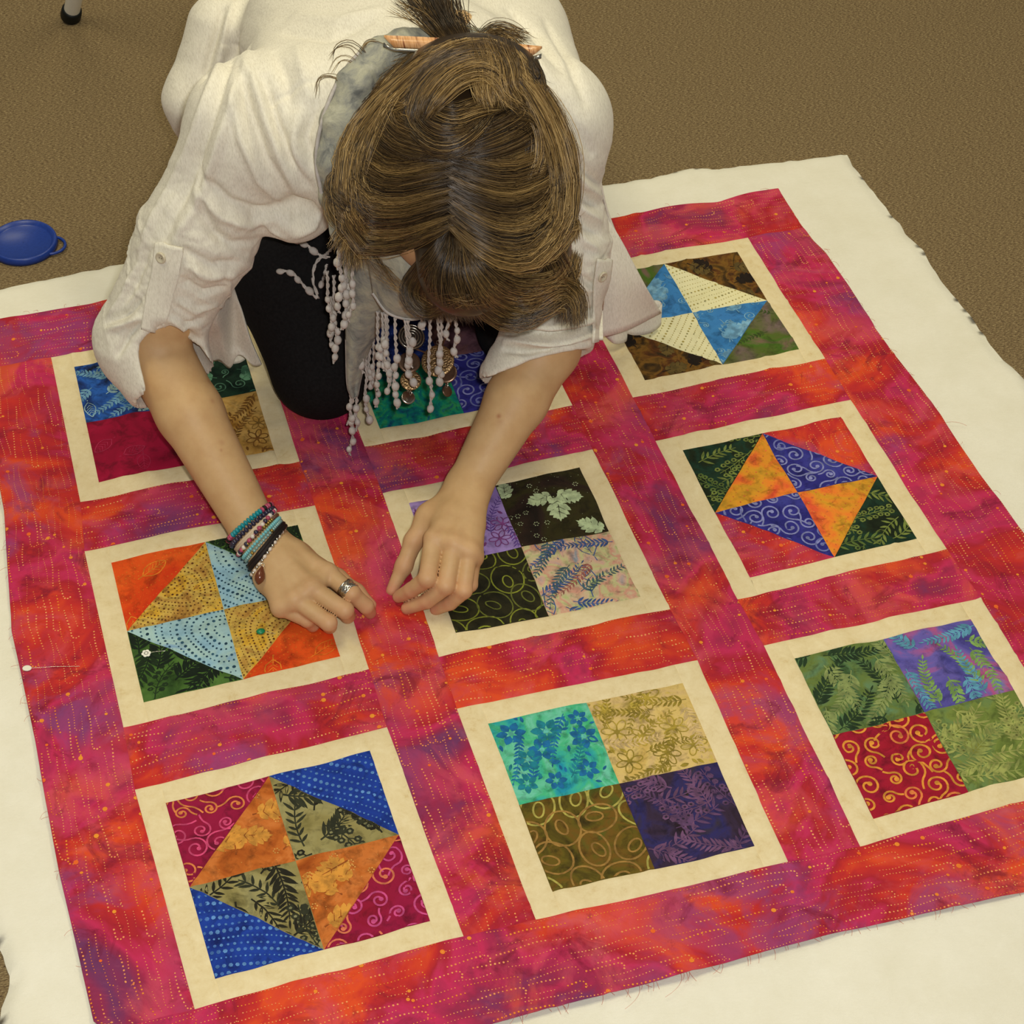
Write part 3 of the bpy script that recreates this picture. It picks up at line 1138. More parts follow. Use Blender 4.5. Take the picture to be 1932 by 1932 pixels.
for (r, c), cells in LAYOUT.items():
    blk = empty('quilt_block')
    blk.parent = QUILT
    fn = Ruled2([C(r, c, 'BL'), C(r, c, 'BR')], [C(r, c, 'TL'), C(r, c, 'TR')])
    fn.L = fn.W = BS
    for rect in ((0, 0, MG, 1), (1 - MG, 0, 1, 1), (MG, 0, 1 - MG, MG), (MG, 1 - MG, 1 - MG, 1)):
        piece('frame_strip', fn, rect, [M['cream']], blk)
    for q, cell in enumerate(cells):
        cu, cv = q % 2, 1 - q // 2
        u0, u1 = (MG, 0.5) if cu == 0 else (0.5, 1 - MG)
        v0, v1 = (MG, 0.5) if cv == 0 else (0.5, 1 - MG)
        seed = r * 100 + c * 10 + q
        if isinstance(cell, str):
            mats, mo = CL[cell]
            piece('patch', fn, (u0, v0, u1, v1), mats, blk, mo(seed))
        else:
            oc = (MG if cu == 0 else 1 - MG, MG if cv == 0 else 1 - MG)
            a = (0.5, oc[1])
            b = (oc[0], 0.5)
            for nm, tri in ((cell[0], (oc, a, b)), (cell[1], ((0.5, 0.5), a, b))):
                mats, mo = CL[nm]
                piece('triangle_patch', fn, (u0, v0, u1, v1), mats, blk, mo(seed + (5 if nm == cell[1] else 0)), tri)
# ------------------------------------------------------------------ sculpting with distance fields
def mesh_np(name, V, F, smooth=True, midx=None):
    V = np.ascontiguousarray(V, np.float32)
    F = np.ascontiguousarray(F, np.int32)
    me = bpy.data.meshes.new(name)
    me.vertices.add(len(V))
    me.vertices.foreach_set('co', V.ravel())
    n, k = F.shape
    me.loops.add(n * k)
    me.loops.foreach_set('vertex_index', F.ravel())
    me.polygons.add(n)
    me.polygons.foreach_set('loop_start', np.arange(0, n * k, k, dtype=np.int32))
    if midx is not None:
        me.polygons.foreach_set('material_index', np.asarray(midx, np.int32))
    if smooth:
        me.polygons.foreach_set('use_smooth', np.ones(n, bool))
    me.update(calc_edges=True)
    me.validate()
    return me


def attr(me, name, vals):
    a = me.attributes.new(name, 'FLOAT', 'POINT')
    a.data.foreach_set('value', np.asarray(vals, np.float32))


class Field:
    def __init__(self, lo, hi, h):
        self.lo = np.asarray(lo, float)
        self.h = h
        self.n = np.ceil((np.asarray(hi) - self.lo) / h).astype(int) + 1
        self.a = np.full(tuple(self.n), 9.0, np.float32)

    def _sub(self, lo, hi):
        i0 = np.clip(np.floor((lo - self.lo) / self.h).astype(int), 0, self.n - 1)
        i1 = np.clip(np.ceil((hi - self.lo) / self.h).astype(int) + 1, 1, self.n)
        sl = tuple(slice(a, max(a + 1, b)) for a, b in zip(i0, i1))
        ax = [(self.lo[i] + self.h * np.arange(sl[i].start, sl[i].stop)).astype(np.float32) for i in range(3)]
        return sl, ax[0][:, None, None], ax[1][None, :, None], ax[2][None, None, :]

    def op(self, fn, lo, hi, k, mode):
        pad = k + 3 * self.h
        sl, X, Y, Z = self._sub(np.asarray(lo) - pad, np.asarray(hi) + pad)
        d = fn(X, Y, Z)
        a = self.a[sl]
        if mode == 'add':
            h = np.clip(0.5 + 0.5 * (a - d) / k, 0, 1)
            self.a[sl] = a * (1 - h) + d * h - k * h * (1 - h)
        else:
            d = -d
            h = np.clip(0.5 - 0.5 * (a - d) / k, 0, 1)
            self.a[sl] = a * (1 - h) + d * h + k * h * (1 - h)

    def cone(self, a, b, ra, rb=None, k=0.006, mode='add', flat=None):
        """tapered capsule; flat = (unit direction, factor) squeezes the section along a direction"""
        rb = ra if rb is None else rb
        a = np.asarray(a, float)
        b = np.asarray(b, float)
        ab = b - a
        L2 = float(ab @ ab) + 1e-12

        def fn(X, Y, Z):
            px, py, pz = X - a[0], Y - a[1], Z - a[2]
            t_ = np.clip((px * ab[0] + py * ab[1] + pz * ab[2]) / L2, 0, 1)
            qx, qy, qz = px - t_ * ab[0], py - t_ * ab[1], pz - t_ * ab[2]
            d2 = qx * qx + qy * qy + qz * qz
            if flat is not None:
                n, f_ = flat
                dn = qx * n[0] + qy * n[1] + qz * n[2]
                d2 = d2 + dn * dn * (f_ * f_ - 1)
            return np.sqrt(d2) - (ra + (rb - ra) * t_)
        r = max(ra, rb)
        self.op(fn, np.minimum(a, b) - r, np.maximum(a, b) + r, k, mode)

    def chain(self, P, R, k=0.006, mode='add', flat=None):
        for i in range(len(P) - 1):
            self.cone(P[i], P[i + 1], R[i], R[i + 1], k, mode, flat)

    def ell(self, c, ax, r, k=0.006, mode='add'):
        c = np.asarray(c, float)
        A = np.asarray(ax, float)
        r = np.asarray(r, float)

        def fn(X, Y, Z):
            px, py, pz = X - c[0], Y - c[1], Z - c[2]
            s0 = s1 = 0.0
            for i in range(3):
                q = px * A[i][0] + py * A[i][1] + pz * A[i][2]
                s0 = s0 + (q / r[i]) ** 2
                s1 = s1 + (q / (r[i] * r[i])) ** 2
            k0 = np.sqrt(s0)
            return k0 * (k0 - 1) / (np.sqrt(s1) + 1e-9)
        m_ = r.max()
        self.op(fn, c - m_, c + m_, k, mode)

    def surface(self, smooth=2):
        a, h = self.a, self.h
        ins = a < 0
        cnt = np.zeros(tuple(self.n - 1), np.uint8)
        for dx in (0, 1):
            for dy in (0, 1):
                for dz in (0, 1):
                    cnt += ins[dx:dx + cnt.shape[0], dy:dy + cnt.shape[1], dz:dz + cnt.shape[2]]
        flat = np.flatnonzero((cnt.ravel() > 0) & (cnt.ravel() < 8))
        sh = cnt.shape
        ci = np.stack(np.unravel_index(flat, sh), -1)
        val = {}
        for dx in (0, 1):
            for dy in (0, 1):
                for dz in (0, 1):
                    val[dx, dy, dz] = a[ci[:, 0] + dx, ci[:, 1] + dy, ci[:, 2] + dz]
        acc = np.zeros((len(ci), 3))
        num = np.zeros(len(ci))
        for ax in range(3):
            for o1 in (0, 1):
                for o2 in (0, 1):
                    p = [0, 0, 0]
                    p[(ax + 1) % 3], p[(ax + 2) % 3] = o1, o2
                    q = list(p)
                    q[ax] = 1
                    va, vb = val[tuple(p)], val[tuple(q)]
                    cr = (va < 0) != (vb < 0)
                    t_ = np.where(cr, va / (va - vb + 1e-20), 0)
                    for c_ in range(3):
                        acc[:, c_] += np.where(cr, p[c_] + (t_ if c_ == ax else 0), 0)
                    num += cr
        V = (ci + acc / num[:, None]) * h + self.lo
        Fs = []
        st = np.array([sh[1] * sh[2], sh[2], 1])
        for ax in range(3):
            sl0 = [slice(None)] * 3
            sl1 = [slice(None)] * 3
            sl0[ax] = slice(0, -1)
            sl1[ax] = slice(1, None)
            A, B = ins[tuple(sl0)], ins[tuple(sl1)]
            e = np.stack(np.nonzero(A != B), -1)
            b1, b2 = (ax + 1) % 3, (ax + 2) % 3
            e = e[(e[:, b1] > 0) & (e[:, b2] > 0) & (e[:, b1] < sh[b1]) & (e[:, b2] < sh[b2])]
            up = A[e[:, 0], e[:, 1], e[:, 2]]
            base = e @ st
            ids = [np.searchsorted(flat, base - o1 * st[b1] - o2 * st[b2]) for o1, o2 in ((1, 1), (0, 1), (0, 0), (1, 0))]
            Q = np.stack(ids, -1)
            Q = np.where(up[:, None], Q, Q[:, ::-1])
            Fs.append(Q)
        F = np.concatenate(Fs)
        V = lap(V, F, smooth)
        return V, F


def lap(V, F, it, lam=0.5):
    e = np.concatenate([F[:, [0, 1]], F[:, [1, 2]], F[:, [2, 3]], F[:, [3, 0]]])
    n = len(V)
    deg = np.bincount(e[:, 0], minlength=n) + np.bincount(e[:, 1], minlength=n) + 1e-9
    for _ in range(it):
        W = np.stack([np.bincount(e[:, 0], V[e[:, 1], i], n) + np.bincount(e[:, 1], V[e[:, 0], i], n) for i in range(3)], -1)
        V = V + lam * (W / deg[:, None] - V)
    return V


def normals(V, F):
    n = np.cross(V[F[:, 2]] - V[F[:, 0]], V[F[:, 3]] - V[F[:, 1]])
    N = np.stack([sum(np.bincount(F[:, j], n[:, i], len(V)) for j in range(4)) for i in range(3)], -1)
    return N / (np.linalg.norm(N, axis=1)[:, None] + 1e-12)


RT, UP, BK = CAMR[0], CAMR[1], CAMR[2]          # sight axes, used to orient head and hair
# ------------------------------------------------------------------ the person's pose
sh_R, sh_L = at(474, 240, 0.43), at(1030, 235, 0.43)
el_R, wr_R = at(284, 645, 0.185), at(480, 1000, 0.056)
el_L, wr_L = at(1030, 655, 0.180), at(884, 918, 0.082)
c7 = at(845, 120, 0.485)
head = at(848, 348, 0.455)
mid = 0.5 * (sh_R + sh_L)
lat = (sh_L - sh_R) / np.linalg.norm(sh_L - sh_R)
bck = np.cross(np.array([0, 0, 1.0]), lat)
pelvis = mid + bck * 0.42 + np.array([0, 0, -0.13])
kn_R, kn_L = at(606, 690, 0.072), at(992, 606, 0.072)
hip_R, hip_L = pelvis - lat * 0.09 - np.array([0, 0, 0.05]), pelvis + lat * 0.09 - np.array([0, 0, 0.05])
an_R, an_L = np.array([*(kn_R[:2] + bck[:2] * 0.40), 0.055]), np.array([*(kn_L[:2] + bck[:2] * 0.40), 0.055])

PERSON = empty('person', (float(mid[0]), float(mid[1] + 0.1), 0.0))
tag(PERSON, 'person in cream shirt and black leggings kneeling over the quilt, pinning it with both hands', 'person')
PLOC = np.array(PERSON.location)


def plink(name, me, mats, parent=None):
    """link under the person (mesh given in world coordinates)"""
    me.transform(Matrix.Translation(Vector(-PLOC)))
    return link(name, me, mats, PERSON if parent is None else parent)


# ------------------------------------------------------------------ body: head, arms, hands, trunk as one surface
B = Field((-0.45, -0.145, 0.008), (0.17, 0.44, 0.575), 0.0018)
B.chain([mid + bck * 0.10 - [0, 0, .03], mid], [0.09, 0.09], 0.05)
B.cone(sh_R, sh_L, 0.05, 0.05, 0.05)
B.chain([mid, c7, head + bck * 0.03], [0.06, 0.055, 0.05], 0.03)
for s_, e_, w_, r3, r4 in ((sh_R, el_R, wr_R, 0.0405, 0.0270), (sh_L, el_L, wr_L, 0.0385, 0.0252)):
    B.cone(s_, e_, 0.047, 0.040, 0.02)
    m_ = e_ * 0.62 + w_ * 0.38
    B.chain([e_, m_, w_], [r3, r3 * 0.93, r4], 0.01, 'add', (np.array([0, 0, 1.0]), 1.06))
# head
crown = BK * 0.80 - UP * 0.20 + np.array([0, 0, 0.12])
crown /= np.linalg.norm(crown)
face = -UP - crown * float(-UP @ crown)
face /= np.linalg.norm(face)
side = np.cross(face, crown)
B.ell(head, (side, face, crown), (0.075, 0.098, 0.095), 0.02)
B.ell(head + face * 0.045 - crown * 0.070, (side, face, crown), (0.052, 0.048, 0.055), 0.03)      # jaw
B.cone(head + face * 0.090 - crown * 0.015, head + face * 0.107 - crown * 0.042, 0.007, 0.0105, 0.008)  # nose
for q in (-1, 1):
    B.ell(head + face * 0.086 + side * 0.030 * q - crown * 0.012, (side, face, crown), (0.016, 0.010, 0.010), 0.006, 'sub')
    B.ell(head + face * 0.076 + side * 0.030 * q - crown * 0.014, (side, face, crown), (0.013, 0.012, 0.011), 0.004)
    B.ell(head + face * -0.002 + side * 0.074 * q - crown * 0.022, (side, face, crown), (0.008, 0.018, 0.030), 0.006)
for q in (-0.0045, 0.0045):
    B.cone(head + face * 0.090 - crown * (0.068 - q) - side * 0.016, head + face * 0.090 - crown * (0.068 - q) + side * 0.016, 0.0055, 0.0055, 0.003)

TIPS = []


def finger(pts, R, k=0.0035):
    P = [at(*p) for p in pts]
    B.chain(P, R, k)
    TIPS.append((P, R))
    return P


def hand(wr, mcp, fing, radii, thumb, thr, heel):
    M_ = [at(*p) for p in mcp]
    for i, p in enumerate(M_):
        B.cone(wr, p, 0.0185, 0.0105, 0.014)
    for i in range(3):
        B.cone(M_[i], M_[i + 1], 0.0100, 0.0095, 0.008)
        B.cone(wr * 0.45 + M_[i] * 0.55, wr * 0.45 + M_[i + 1] * 0.55, 0.0125, 0.012, 0.01)
    for i, p in enumerate(M_):                     # knuckles and tendons
        B.ell(p + np.array([0, 0, 0.0035]), np.eye(3), (0.0082, 0.0082, 0.0072), 0.005)
        B.cone(p * 0.9 + wr * 0.1 + np.array([0, 0, 0.0075]), p * 0.35 + wr * 0.65 + np.array([0, 0, 0.0125]), 0.0028, 0.0018, 0.006)
    for i, (f_, R) in enumerate(zip(fing, radii)):
        P = [M_[i]] + [at(*p) for p in f_]
        R = [R[0] * 1.06] + [q * 1.03 for q in R[1:]]
        B.chain(P, R, 0.0018)
        B.ell(P[1] + np.array([0, 0, 0.0010]), np.eye(3), np.array([1, 1, 0.95]) * (R[1] * 1.07), 0.002)
        TIPS.append((P, R))
    T = [at(*p) for p in thumb]
    B.chain(T, thr, 0.006)
    TIPS.append((T, thr))
    B.cone(wr, T[0], 0.017, thr[0], 0.012)
    for p, r in heel:
        B.ell(at(*p), np.eye(3), (r, r, r * 0.7), 0.012)


hand(wr_R, [(619, 1082, 0.056), (588, 1110, 0.058), (557, 1131, 0.052), (530, 1146, 0.043)],
     [[(664, 1120, 0.052), (691, 1144, 0.034), (698, 1156, 0.018)], [(651, 1152, 0.047), (656, 1162, 0.026), (648, 1160, 0.014)],
      [(620, 1176, 0.040), (622, 1182, 0.022), (612, 1176, 0.014)], [(580, 1171, 0.032), (590, 1180, 0.019), (582, 1176, 0.013)]],
     [[0.0100, 0.0092, 0.0086, 0.0070], [0.0100, 0.0092, 0.0082, 0.0070], [0.0096, 0.0088, 0.0078, 0.0068], [0.0086, 0.0076, 0.0070, 0.0062]],
     [(560, 1050, 0.038), (636, 1092, 0.026), (672, 1118, 0.020), (700, 1142, 0.0165)], [0.0150, 0.0110, 0.0096, 0.0068],
     [((520, 1090, 0.040), 0.024), ((545, 1060, 0.045), 0.024)])
hand(wr_L, [(819, 1017, 0.086), (857, 1026, 0.086), (884, 1040, 0.080), (893, 1052, 0.068)],
     [[(806, 1092, 0.066), (776, 1113, 0.042), (752, 1126, 0.024)], [(841, 1106, 0.060), (806, 1134, 0.036), (768, 1148, 0.017)],
      [(875, 1115, 0.054), (850, 1138, 0.034), (822, 1150, 0.017)], [(888, 1104, 0.040), (872, 1122, 0.026), (850, 1130, 0.017)]],
     [[0.0108, 0.0096, 0.0084, 0.0070], [0.0106, 0.0096, 0.0084, 0.0070], [0.0098, 0.0088, 0.0078, 0.0066], [0.0086, 0.0074, 0.0068, 0.0060]],
     [(812, 975, 0.074), (781, 1020, 0.058), (762, 1068, 0.038), (739, 1114, 0.018)], [0.0145, 0.0105, 0.0094, 0.0066],
     [((850, 985, 0.078), 0.023)])
V, F = B.surface(1)
del B.a
# stretch marks of use: knuckles, fingertips and elbow are redder
fl_ = np.zeros(len(V))
for P, R in TIPS:
    for i, p in enumerate(P):
        w_ = (0.35, 0.55, 0.7, 1.0)[i] if len(P) == 4 else 0.6
        d_ = np.linalg.norm(V - p, axis=1)
        fl_ = np.maximum(fl_, w_ * np.exp(-(d_ / 0.014) ** 2))
fl_ = np.maximum(fl_, 0.7 * np.exp(-(np.linalg.norm(V - (head + face * 0.08), axis=1) / 0.06) ** 2))
rs = np.random.RandomState(8)
mole = np.zeros(len(V))
for _ in range(26):
    a_ = rs.uniform(0, 0.8)
    q = (el_R * (1 - a_) + wr_R * a_) if rs.rand() < 0.6 else (el_L * (1 - a_) + wr_L * a_)
    q = q + np.array([rs.normal(0, 0.012), rs.normal(0, 0.012), 0.034 - 0.008 * a_])
    mole = np.maximum(mole, np.exp(-(np.linalg.norm(V - q, axis=1) / rs.uniform(0.0015, 0.004)) ** 2))
me = mesh_np('body', V, F)
attr(me, 'flush', fl_)
attr(me, 'mole', mole)
t = NT('skin', 0.52, 0.35)
v = t.coords(rnd=False)
at_ = t.n('ShaderNodeAttribute', attribute_name='flush')
am = t.n('ShaderNodeAttribute', attribute_name='mole')
c = t.ramp(t.noise(v, 45.0, 5, 0.6), [(0.3, (196, 157, 110)), (0.7, (208, 172, 124))])
c = t.mix(at_.outputs['Fac'], c, lin((204, 142, 110)))
c = t.mix(am.outputs['Fac'], c, lin((168, 112, 76)))
t.color(c)
t.b.inputs['Subsurface Weight'].default_value = 0.12
t.b.inputs['Subsurface Radius'].default_value = (0.6, 0.25, 0.12)
t.b.inputs['Subsurface Scale'].default_value = 0.008
t.bump(t.noise(v, 260.0, 6, 0.7), 0.10, 0.001)
M['skin'] = t.m
BODYV, BODYF = V, F
BODY_BVH = BVHTree.FromPolygons(V.tolist(), F.tolist())
plink('body', me, M['skin'])

# ------------------------------------------------------------------ black leggings
G = Field((-0.40, 0.02, 0.010), (0.36, 0.95, 0.42), 0.005)
for k_, h_, a_ in ((kn_R, hip_R, an_R), (kn_L, hip_L, an_L)):
    m_ = (at(552, 500, 0.165) if k_ is kn_R else h_ * 0.45 + k_ * 0.55 + [0, 0, 0.012])
    G.chain([h_, m_, k_], [0.095, 0.080, 0.062], 0.02)
    G.chain([k_ - [0, 0, 0.01], a_], [0.054, 0.036], 0.02)
    G.cone(a_, a_ + bck * 0.12, 0.034, 0.026, 0.02)
G.cone(hip_R, hip_L, 0.11, 0.11, 0.03)
V, F = G.surface(3)
V[:, 2] = np.maximum(V[:, 2], 0.0155)
t = NT('black_jersey', 0.9, 0.15)
v = t.coords(rnd=False)
t.color(t.ramp(t.noise(v, 300, 3), [(0.3, (16, 15, 15)), (0.7, (26, 25, 25))]))
LEGV, LEGF = V, F
plink('leggings', mesh_np('leggings', V, F), t.m)

# ------------------------------------------------------------------ cream jersey shirt
T_ = Field((-0.48, -0.02, 0.04), (0.28, 0.86, 0.59), 0.0030)
wa = mid + bck * 0.24 + np.array([0, 0, -0.03])
T_.chain([mid + [0, 0, .01], wa, pelvis + bck * 0.05], [0.105, 0.125, 0.14], 0.05)
for q in (-1, 1):
    T_.chain([mid + lat * 0.10 * q, wa + lat * 0.080 * q - [0, 0, .02], pelvis + lat * 0.080 * q - [0, 0, .02]], [0.080, 0.092, 0.105], 0.05)
T_.cone(sh_R, sh_L, 0.064, 0.064, 0.04)
T_.cone(sh_L - lat * 0.005, mid + lat * 0.135 + bck * 0.22 - [0, 0, .03], 0.064, 0.070, 0.04)
T_.cone(mid, c7 + bck * 0.01, 0.075, 0.060, 0.04)
cuR, cuL = at(292, 640, 0.175), at(1018, 688, 0.165)
upR = el_R - sh_R
upR /= np.linalg.norm(upR)
fa = wr_R - el_R
fa /= np.linalg.norm(fa)
fb = wr_L - el_L
fb /= np.linalg.norm(fb)
# sleeves with cuffs
T_.chain([sh_R, sh_R * 0.5 + el_R * 0.5 + [-.004, 0, 0], el_R + [-.003, 0, .004]], [0.066, 0.060, 0.0600], 0.03)
T_.chain([el_R + [-.002, 0, .0], el_R + fa * 0.034], [0.058, 0.057], 0.012)
T_.chain([sh_L, sh_L * 0.45 + el_L * 0.55 + [.010, 0, 0], el_L], [0.060, 0.058, 0.0540], 0.03)
T_.chain([el_L, el_L + fb * 0.045], [0.0535, 0.0560], 0.008)
# sagging front of the shirt, seen between arm and hair
sag = at(556, 400, 0.345)
T_.ell(sag, (RT, UP, BK), (0.043, 0.034, 0.040), 0.016)
# side of the shirt hanging below the trunk
T_.chain([at(430, 60, 0.36), at(378, 190, 0.29), at(378, 232, 0.26)], [0.05, 0.040, 0.032], 0.03)
# hollow cuffs
T_.chain([el_R + fa * 0.006, el_R + fa * 0.12], [0.0475, 0.0500], 0.004, 'sub')
T_.cone(el_R + fa * 0.040 + [0, 0, 0.045], el_R + fa * 0.12 + [0, 0, 0.07], 0.030, 0.05, 0.010, 'sub')
T_.chain([el_L + fb * 0.002, el_L + fb * 0.13], [0.0450, 0.050], 0.004, 'sub')
cn = RT * 0.279 - UP * 0.960
T_.ell(at(1020, 676, 0.185) + cn * 0.30, np.eye(3), (0.30, 0.30, 0.30), 0.004, 'sub')
T_.cone(el_R + fa * 0.125, el_R + fa * 0.25, 0.060, 0.055, 0.004, 'sub')
# neck opening
T_.chain([c7 + bck * 0.0, head], [0.052, 0.060], 0.01, 'sub')
V, F = T_.surface(2)
N = normals(V, F)
bvh = BVHTree.FromPolygons(V.tolist(), F.tolist())


def hit(tree, x, y):
    d_ = Vector(ray(x, y)).normalized()
    loc, nor, i, dist = tree.ray_cast(Vector(CAMP), d_)
    if loc is None:
        return None, None
    return np.array(loc), np.array(nor)


# folds: polyline, half width, height (+ ridge, - crease)
FOLDS = [
    ([(455, 60), (420, 150), (385, 260), (345, 370), (310, 450)], 0.008, -0.006),
    ([(470, 95), (440, 190), (405, 300), (370, 390), (330, 450)], 0.007, 0.005),
    ([(425, 90), (385, 200), (350, 290), (300, 390), (262, 470)], 0.007, 0.004),
    ([(530, 392), (560, 388), (590, 396)], 0.012, -0.010),
    ([(545, 412), (575, 414)], 0.012, -0.008),
    ([(612, 330), (606, 390), (590, 430), (560, 446)], 0.006, 0.005),
    ([(500, 415), (512, 436), (535, 449)], 0.004, 0.003),
    ([(450, 120), (470, 210), (500, 300), (545, 370)], 0.007, -0.006),
    ([(475, 130), (500, 220), (530, 300), (560, 360)], 0.007, 0.005),
    ([(500, 150), (520, 230), (548, 300), (580, 350)], 0.006, -0.005),
    ([(440, 180), (455, 260), (490, 340), (530, 380)], 0.006, 0.005),
    ([(380, 330), (430, 380), (480, 400), (530, 395)], 0.007, -0.006),
    ([(370, 360), (420, 410), (470, 425), (510, 415)], 0.007, 0.005),
    ([(365, 390), (400, 440), (440, 460), (480, 455)], 0.006, -0.005),
    ([(370, 300), (385, 400), (420, 460), (465, 480)], 0.006, -0.004),
    ([(345, 470), (400, 500), (450, 495)], 0.006, -0.004),
    ([(350, 500), (395, 525), (440, 520)], 0.006, 0.004),
    ([(345, 530), (385, 555), (425, 545)], 0.005, -0.005),
    ([(335, 570), (370, 590), (405, 580)], 0.005, 0.004),
    ([(320, 590), (350, 615), (385, 605)], 0.004, -0.004),
    ([(275, 480), (250, 540), (225, 580)], 0.006, -0.005),
    ([(262, 500), (232, 560), (205, 600)], 0.006, 0.005),
    ([(268, 560), (240, 590), (205, 605)], 0.005, -0.006),
    ([(262, 600), (235, 612), (205, 622)], 0.004, 0.005),
    ([(262, 612), (240, 635), (222, 670)], 0.004, -0.005),
    ([(320, 615), (345, 640), (365, 670)], 0.004, -0.005),
    ([(330, 605), (355, 625), (378, 650)], 0.004, 0.004),
    ([(420, 80), (455, 90), (485, 140), (510, 195), (560, 165), (625, 145)], 0.0025, -0.0018),
    ([(520, 100), (540, 150), (545, 200)], 0.008, -0.004),
    ([(560, 90), (575, 140), (580, 180)], 0.008, 0.004),
    ([(595, 200), (575, 260), (590, 310)], 0.008, -0.006),
    ([(560, 220), (555, 280), (570, 330)], 0.008, 0.005),
    ([(420, 20), (400, 90), (385, 150)], 0.006, -0.006),
    ([(440, 10), (425, 70), (410, 120)], 0.006, 0.005),
    ([(560, 30), (640, 40), (720, 20)], 0.012, 0.004),
    ([(540, 60), (620, 70), (690, 45)], 0.010, -0.004),
    ([(960, 20), (1010, 60), (1060, 130)], 0.009, -0.005),
    ([(930, 40), (990, 90), (1040, 150)], 0.009, 0.004),
    ([(1030, 40), (1075, 110), (1105, 190)], 0.008, -0.004),
    ([(1060, 200), (1090, 250), (1120, 290)], 0.007, -0.004),
    ([(1085, 300), (1110, 330), (1138, 350)], 0.005, -0.004),
    ([(1085, 325), (1110, 355), (1138, 372)], 0.005, 0.004),
    ([(1085, 350), (1108, 378), (1136, 395)], 0.005, -0.004),
    ([(1085, 378), (1106, 402), (1134, 418)], 0.005, 0.004),
    ([(1088, 402), (1106, 428), (1132, 442)], 0.005, -0.004),
    ([(1092, 440), (1110, 460), (1128, 470)], 0.005, 0.004),
    ([(1095, 520), (1112, 535), (1124, 540)], 0.004, -0.005),
    ([(968, 592), (1040, 602), (1118, 590)], 0.006, -0.009),
    ([(962, 608), (1040, 618), (1120, 604)], 0.006, 0.007),
    ([(958, 626), (1040, 634), (1122, 620)], 0.0055, -0.010),
    ([(954, 644), (1040, 648), (1120, 632)], 0.006, 0.007),
    ([(952, 660), (1040, 662), (1110, 645)], 0.005, -0.007),
    ([(980, 560), (1040, 580), (1100, 570)], 0.006, 0.005),
]
D_ = np.zeros(len(V))
for P, w_, a_ in FOLDS:
    pts = []
    Pn = np.array(P, float)
    L_ = np.concatenate([[0], np.cumsum(np.hypot(*np.diff(Pn, axis=0).T))])
    for s_ in np.linspace(0, 1, 90):
        x_, y_ = np.interp(s_ * L_[-1], L_, Pn[:, 0]), np.interp(s_ * L_[-1], L_, Pn[:, 1])
        p, _n = hit(bvh, x_, y_)
        if p is not None:
            pts.append((p, math.sin(math.pi * min(1, max(0, s_ * 0.9 + 0.05))) ** 0.5))
    if not pts:
        continue
    Q = np.array([p for p, _ in pts])
    tw = np.array([w for _, w in pts])
    near = np.flatnonzero(np.all((V > Q.min(0) - 3 * w_) & (V < Q.max(0) + 3 * w_), axis=1))
    d2 = ((V[near][:, None, :] - Q[None]) ** 2).sum(-1)
    j = d2.argmin(1)
    D_[near] += 1.55 * a_ * tw[j] * np.exp(-d2[np.arange(len(near)), j] / (0.72 * w_ * w_))
# soft random rumples
D_ += 0.0020 * vn2(V[:, 0] * 24 + V[:, 2] * 10, V[:, 1] * 14 + V[:, 2] * 16, 21) + 0.0008 * vn2(V[:, 0] * 60 + V[:, 2] * 20, V[:, 1] * 40 + V[:, 2] * 40, 22)
# drag lines running round both sleeves and along the back
for s0, e0 in ((sh_R, el_R), (sh_L, el_L)):
    ab = e0 - s0
    tt = ((V - s0) @ ab) / (ab @ ab)
    rad = np.linalg.norm(V - s0 - tt[:, None] * ab, axis=1)
    m_ = np.clip(1 - np.abs(tt - 0.6) / 0.62, 0, 1) * (rad < 0.085)
    an = np.arctan2((V - s0) @ np.cross(ab / np.linalg.norm(ab), [0, 1.0, 0]), (V - s0)[:, 1])
    wv = vn2(tt * 13 + an * 1.3, an * 1.4 + tt * 3, 25)
    D_ += 0.0030 * m_ * (np.exp(-(wv / 0.16) ** 2) - 0.3)
    wv = vn2(tt * 24 - an * 1.9, an * 2.2 + 7, 26)
    D_ -= 0.0018 * m_ * np.exp(-(wv / 0.14) ** 2)
V = V + N * D_[:, None]
V = lap(V, F, 1, 0.3)
t = NT('heather_jersey', 0.93, 0.12, 0.15)
v = t.coords((1, 1, 1), False)
v2 = t.coords((5, 1.2, 1.2), False, (0.3, 0.2, 0.5))
c = t.ramp(t.noise(v2, 160.0, 5, 0.75), [(0.32, (208, 201, 184)), (0.5, (228, 222, 205)), (0.68, (239, 234, 218))])
t.color(c)
t.bump(t.noise(v2, 180.0, 4, 0.7), 0.25, 0.0012)
M['shirt'] = t.m
SHV, SHF = V, F
SHIRT_BVH = BVHTree.FromPolygons(V.tolist(), F.tolist())
SHIRT = plink('shirt', mesh_np('shirt', V, F), M['shirt'])
# ------------------------------------------------------------------ helpers for small shapes
def crom(P, n):
    """Catmull-Rom through control points, n samples"""
    P = np.asarray(P, float)
    P = np.vstack([2 * P[0] - P[1], P, 2 * P[-1] - P[-2]])
    m_ = len(P) - 3
    out = []
    for s_ in np.linspace(0, m_ - 1e-9, n):
        i = int(s_)
        f_ = s_ - i
        a, b, c_, d_ = P[i], P[i + 1], P[i + 2], P[i + 3]
        out.append(0.5 * ((2 * b) + (-a + c_) * f_ + (2 * a - 5 * b + 4 * c_ - d_) * f_ ** 2 + (-a + 3 * b - 3 * c_ + d_) * f_ ** 3))
    return np.array(out)


def sheet_pts(ctrl, nu, nv):
    G_ = np.array([[at(*p) for p in row] for row in ctrl])
    A = np.stack([crom(G_[:, j], nu) for j in range(G_.shape[1])], 1)
    return np.stack([crom(A[i], nv) for i in range(nu)], 0)


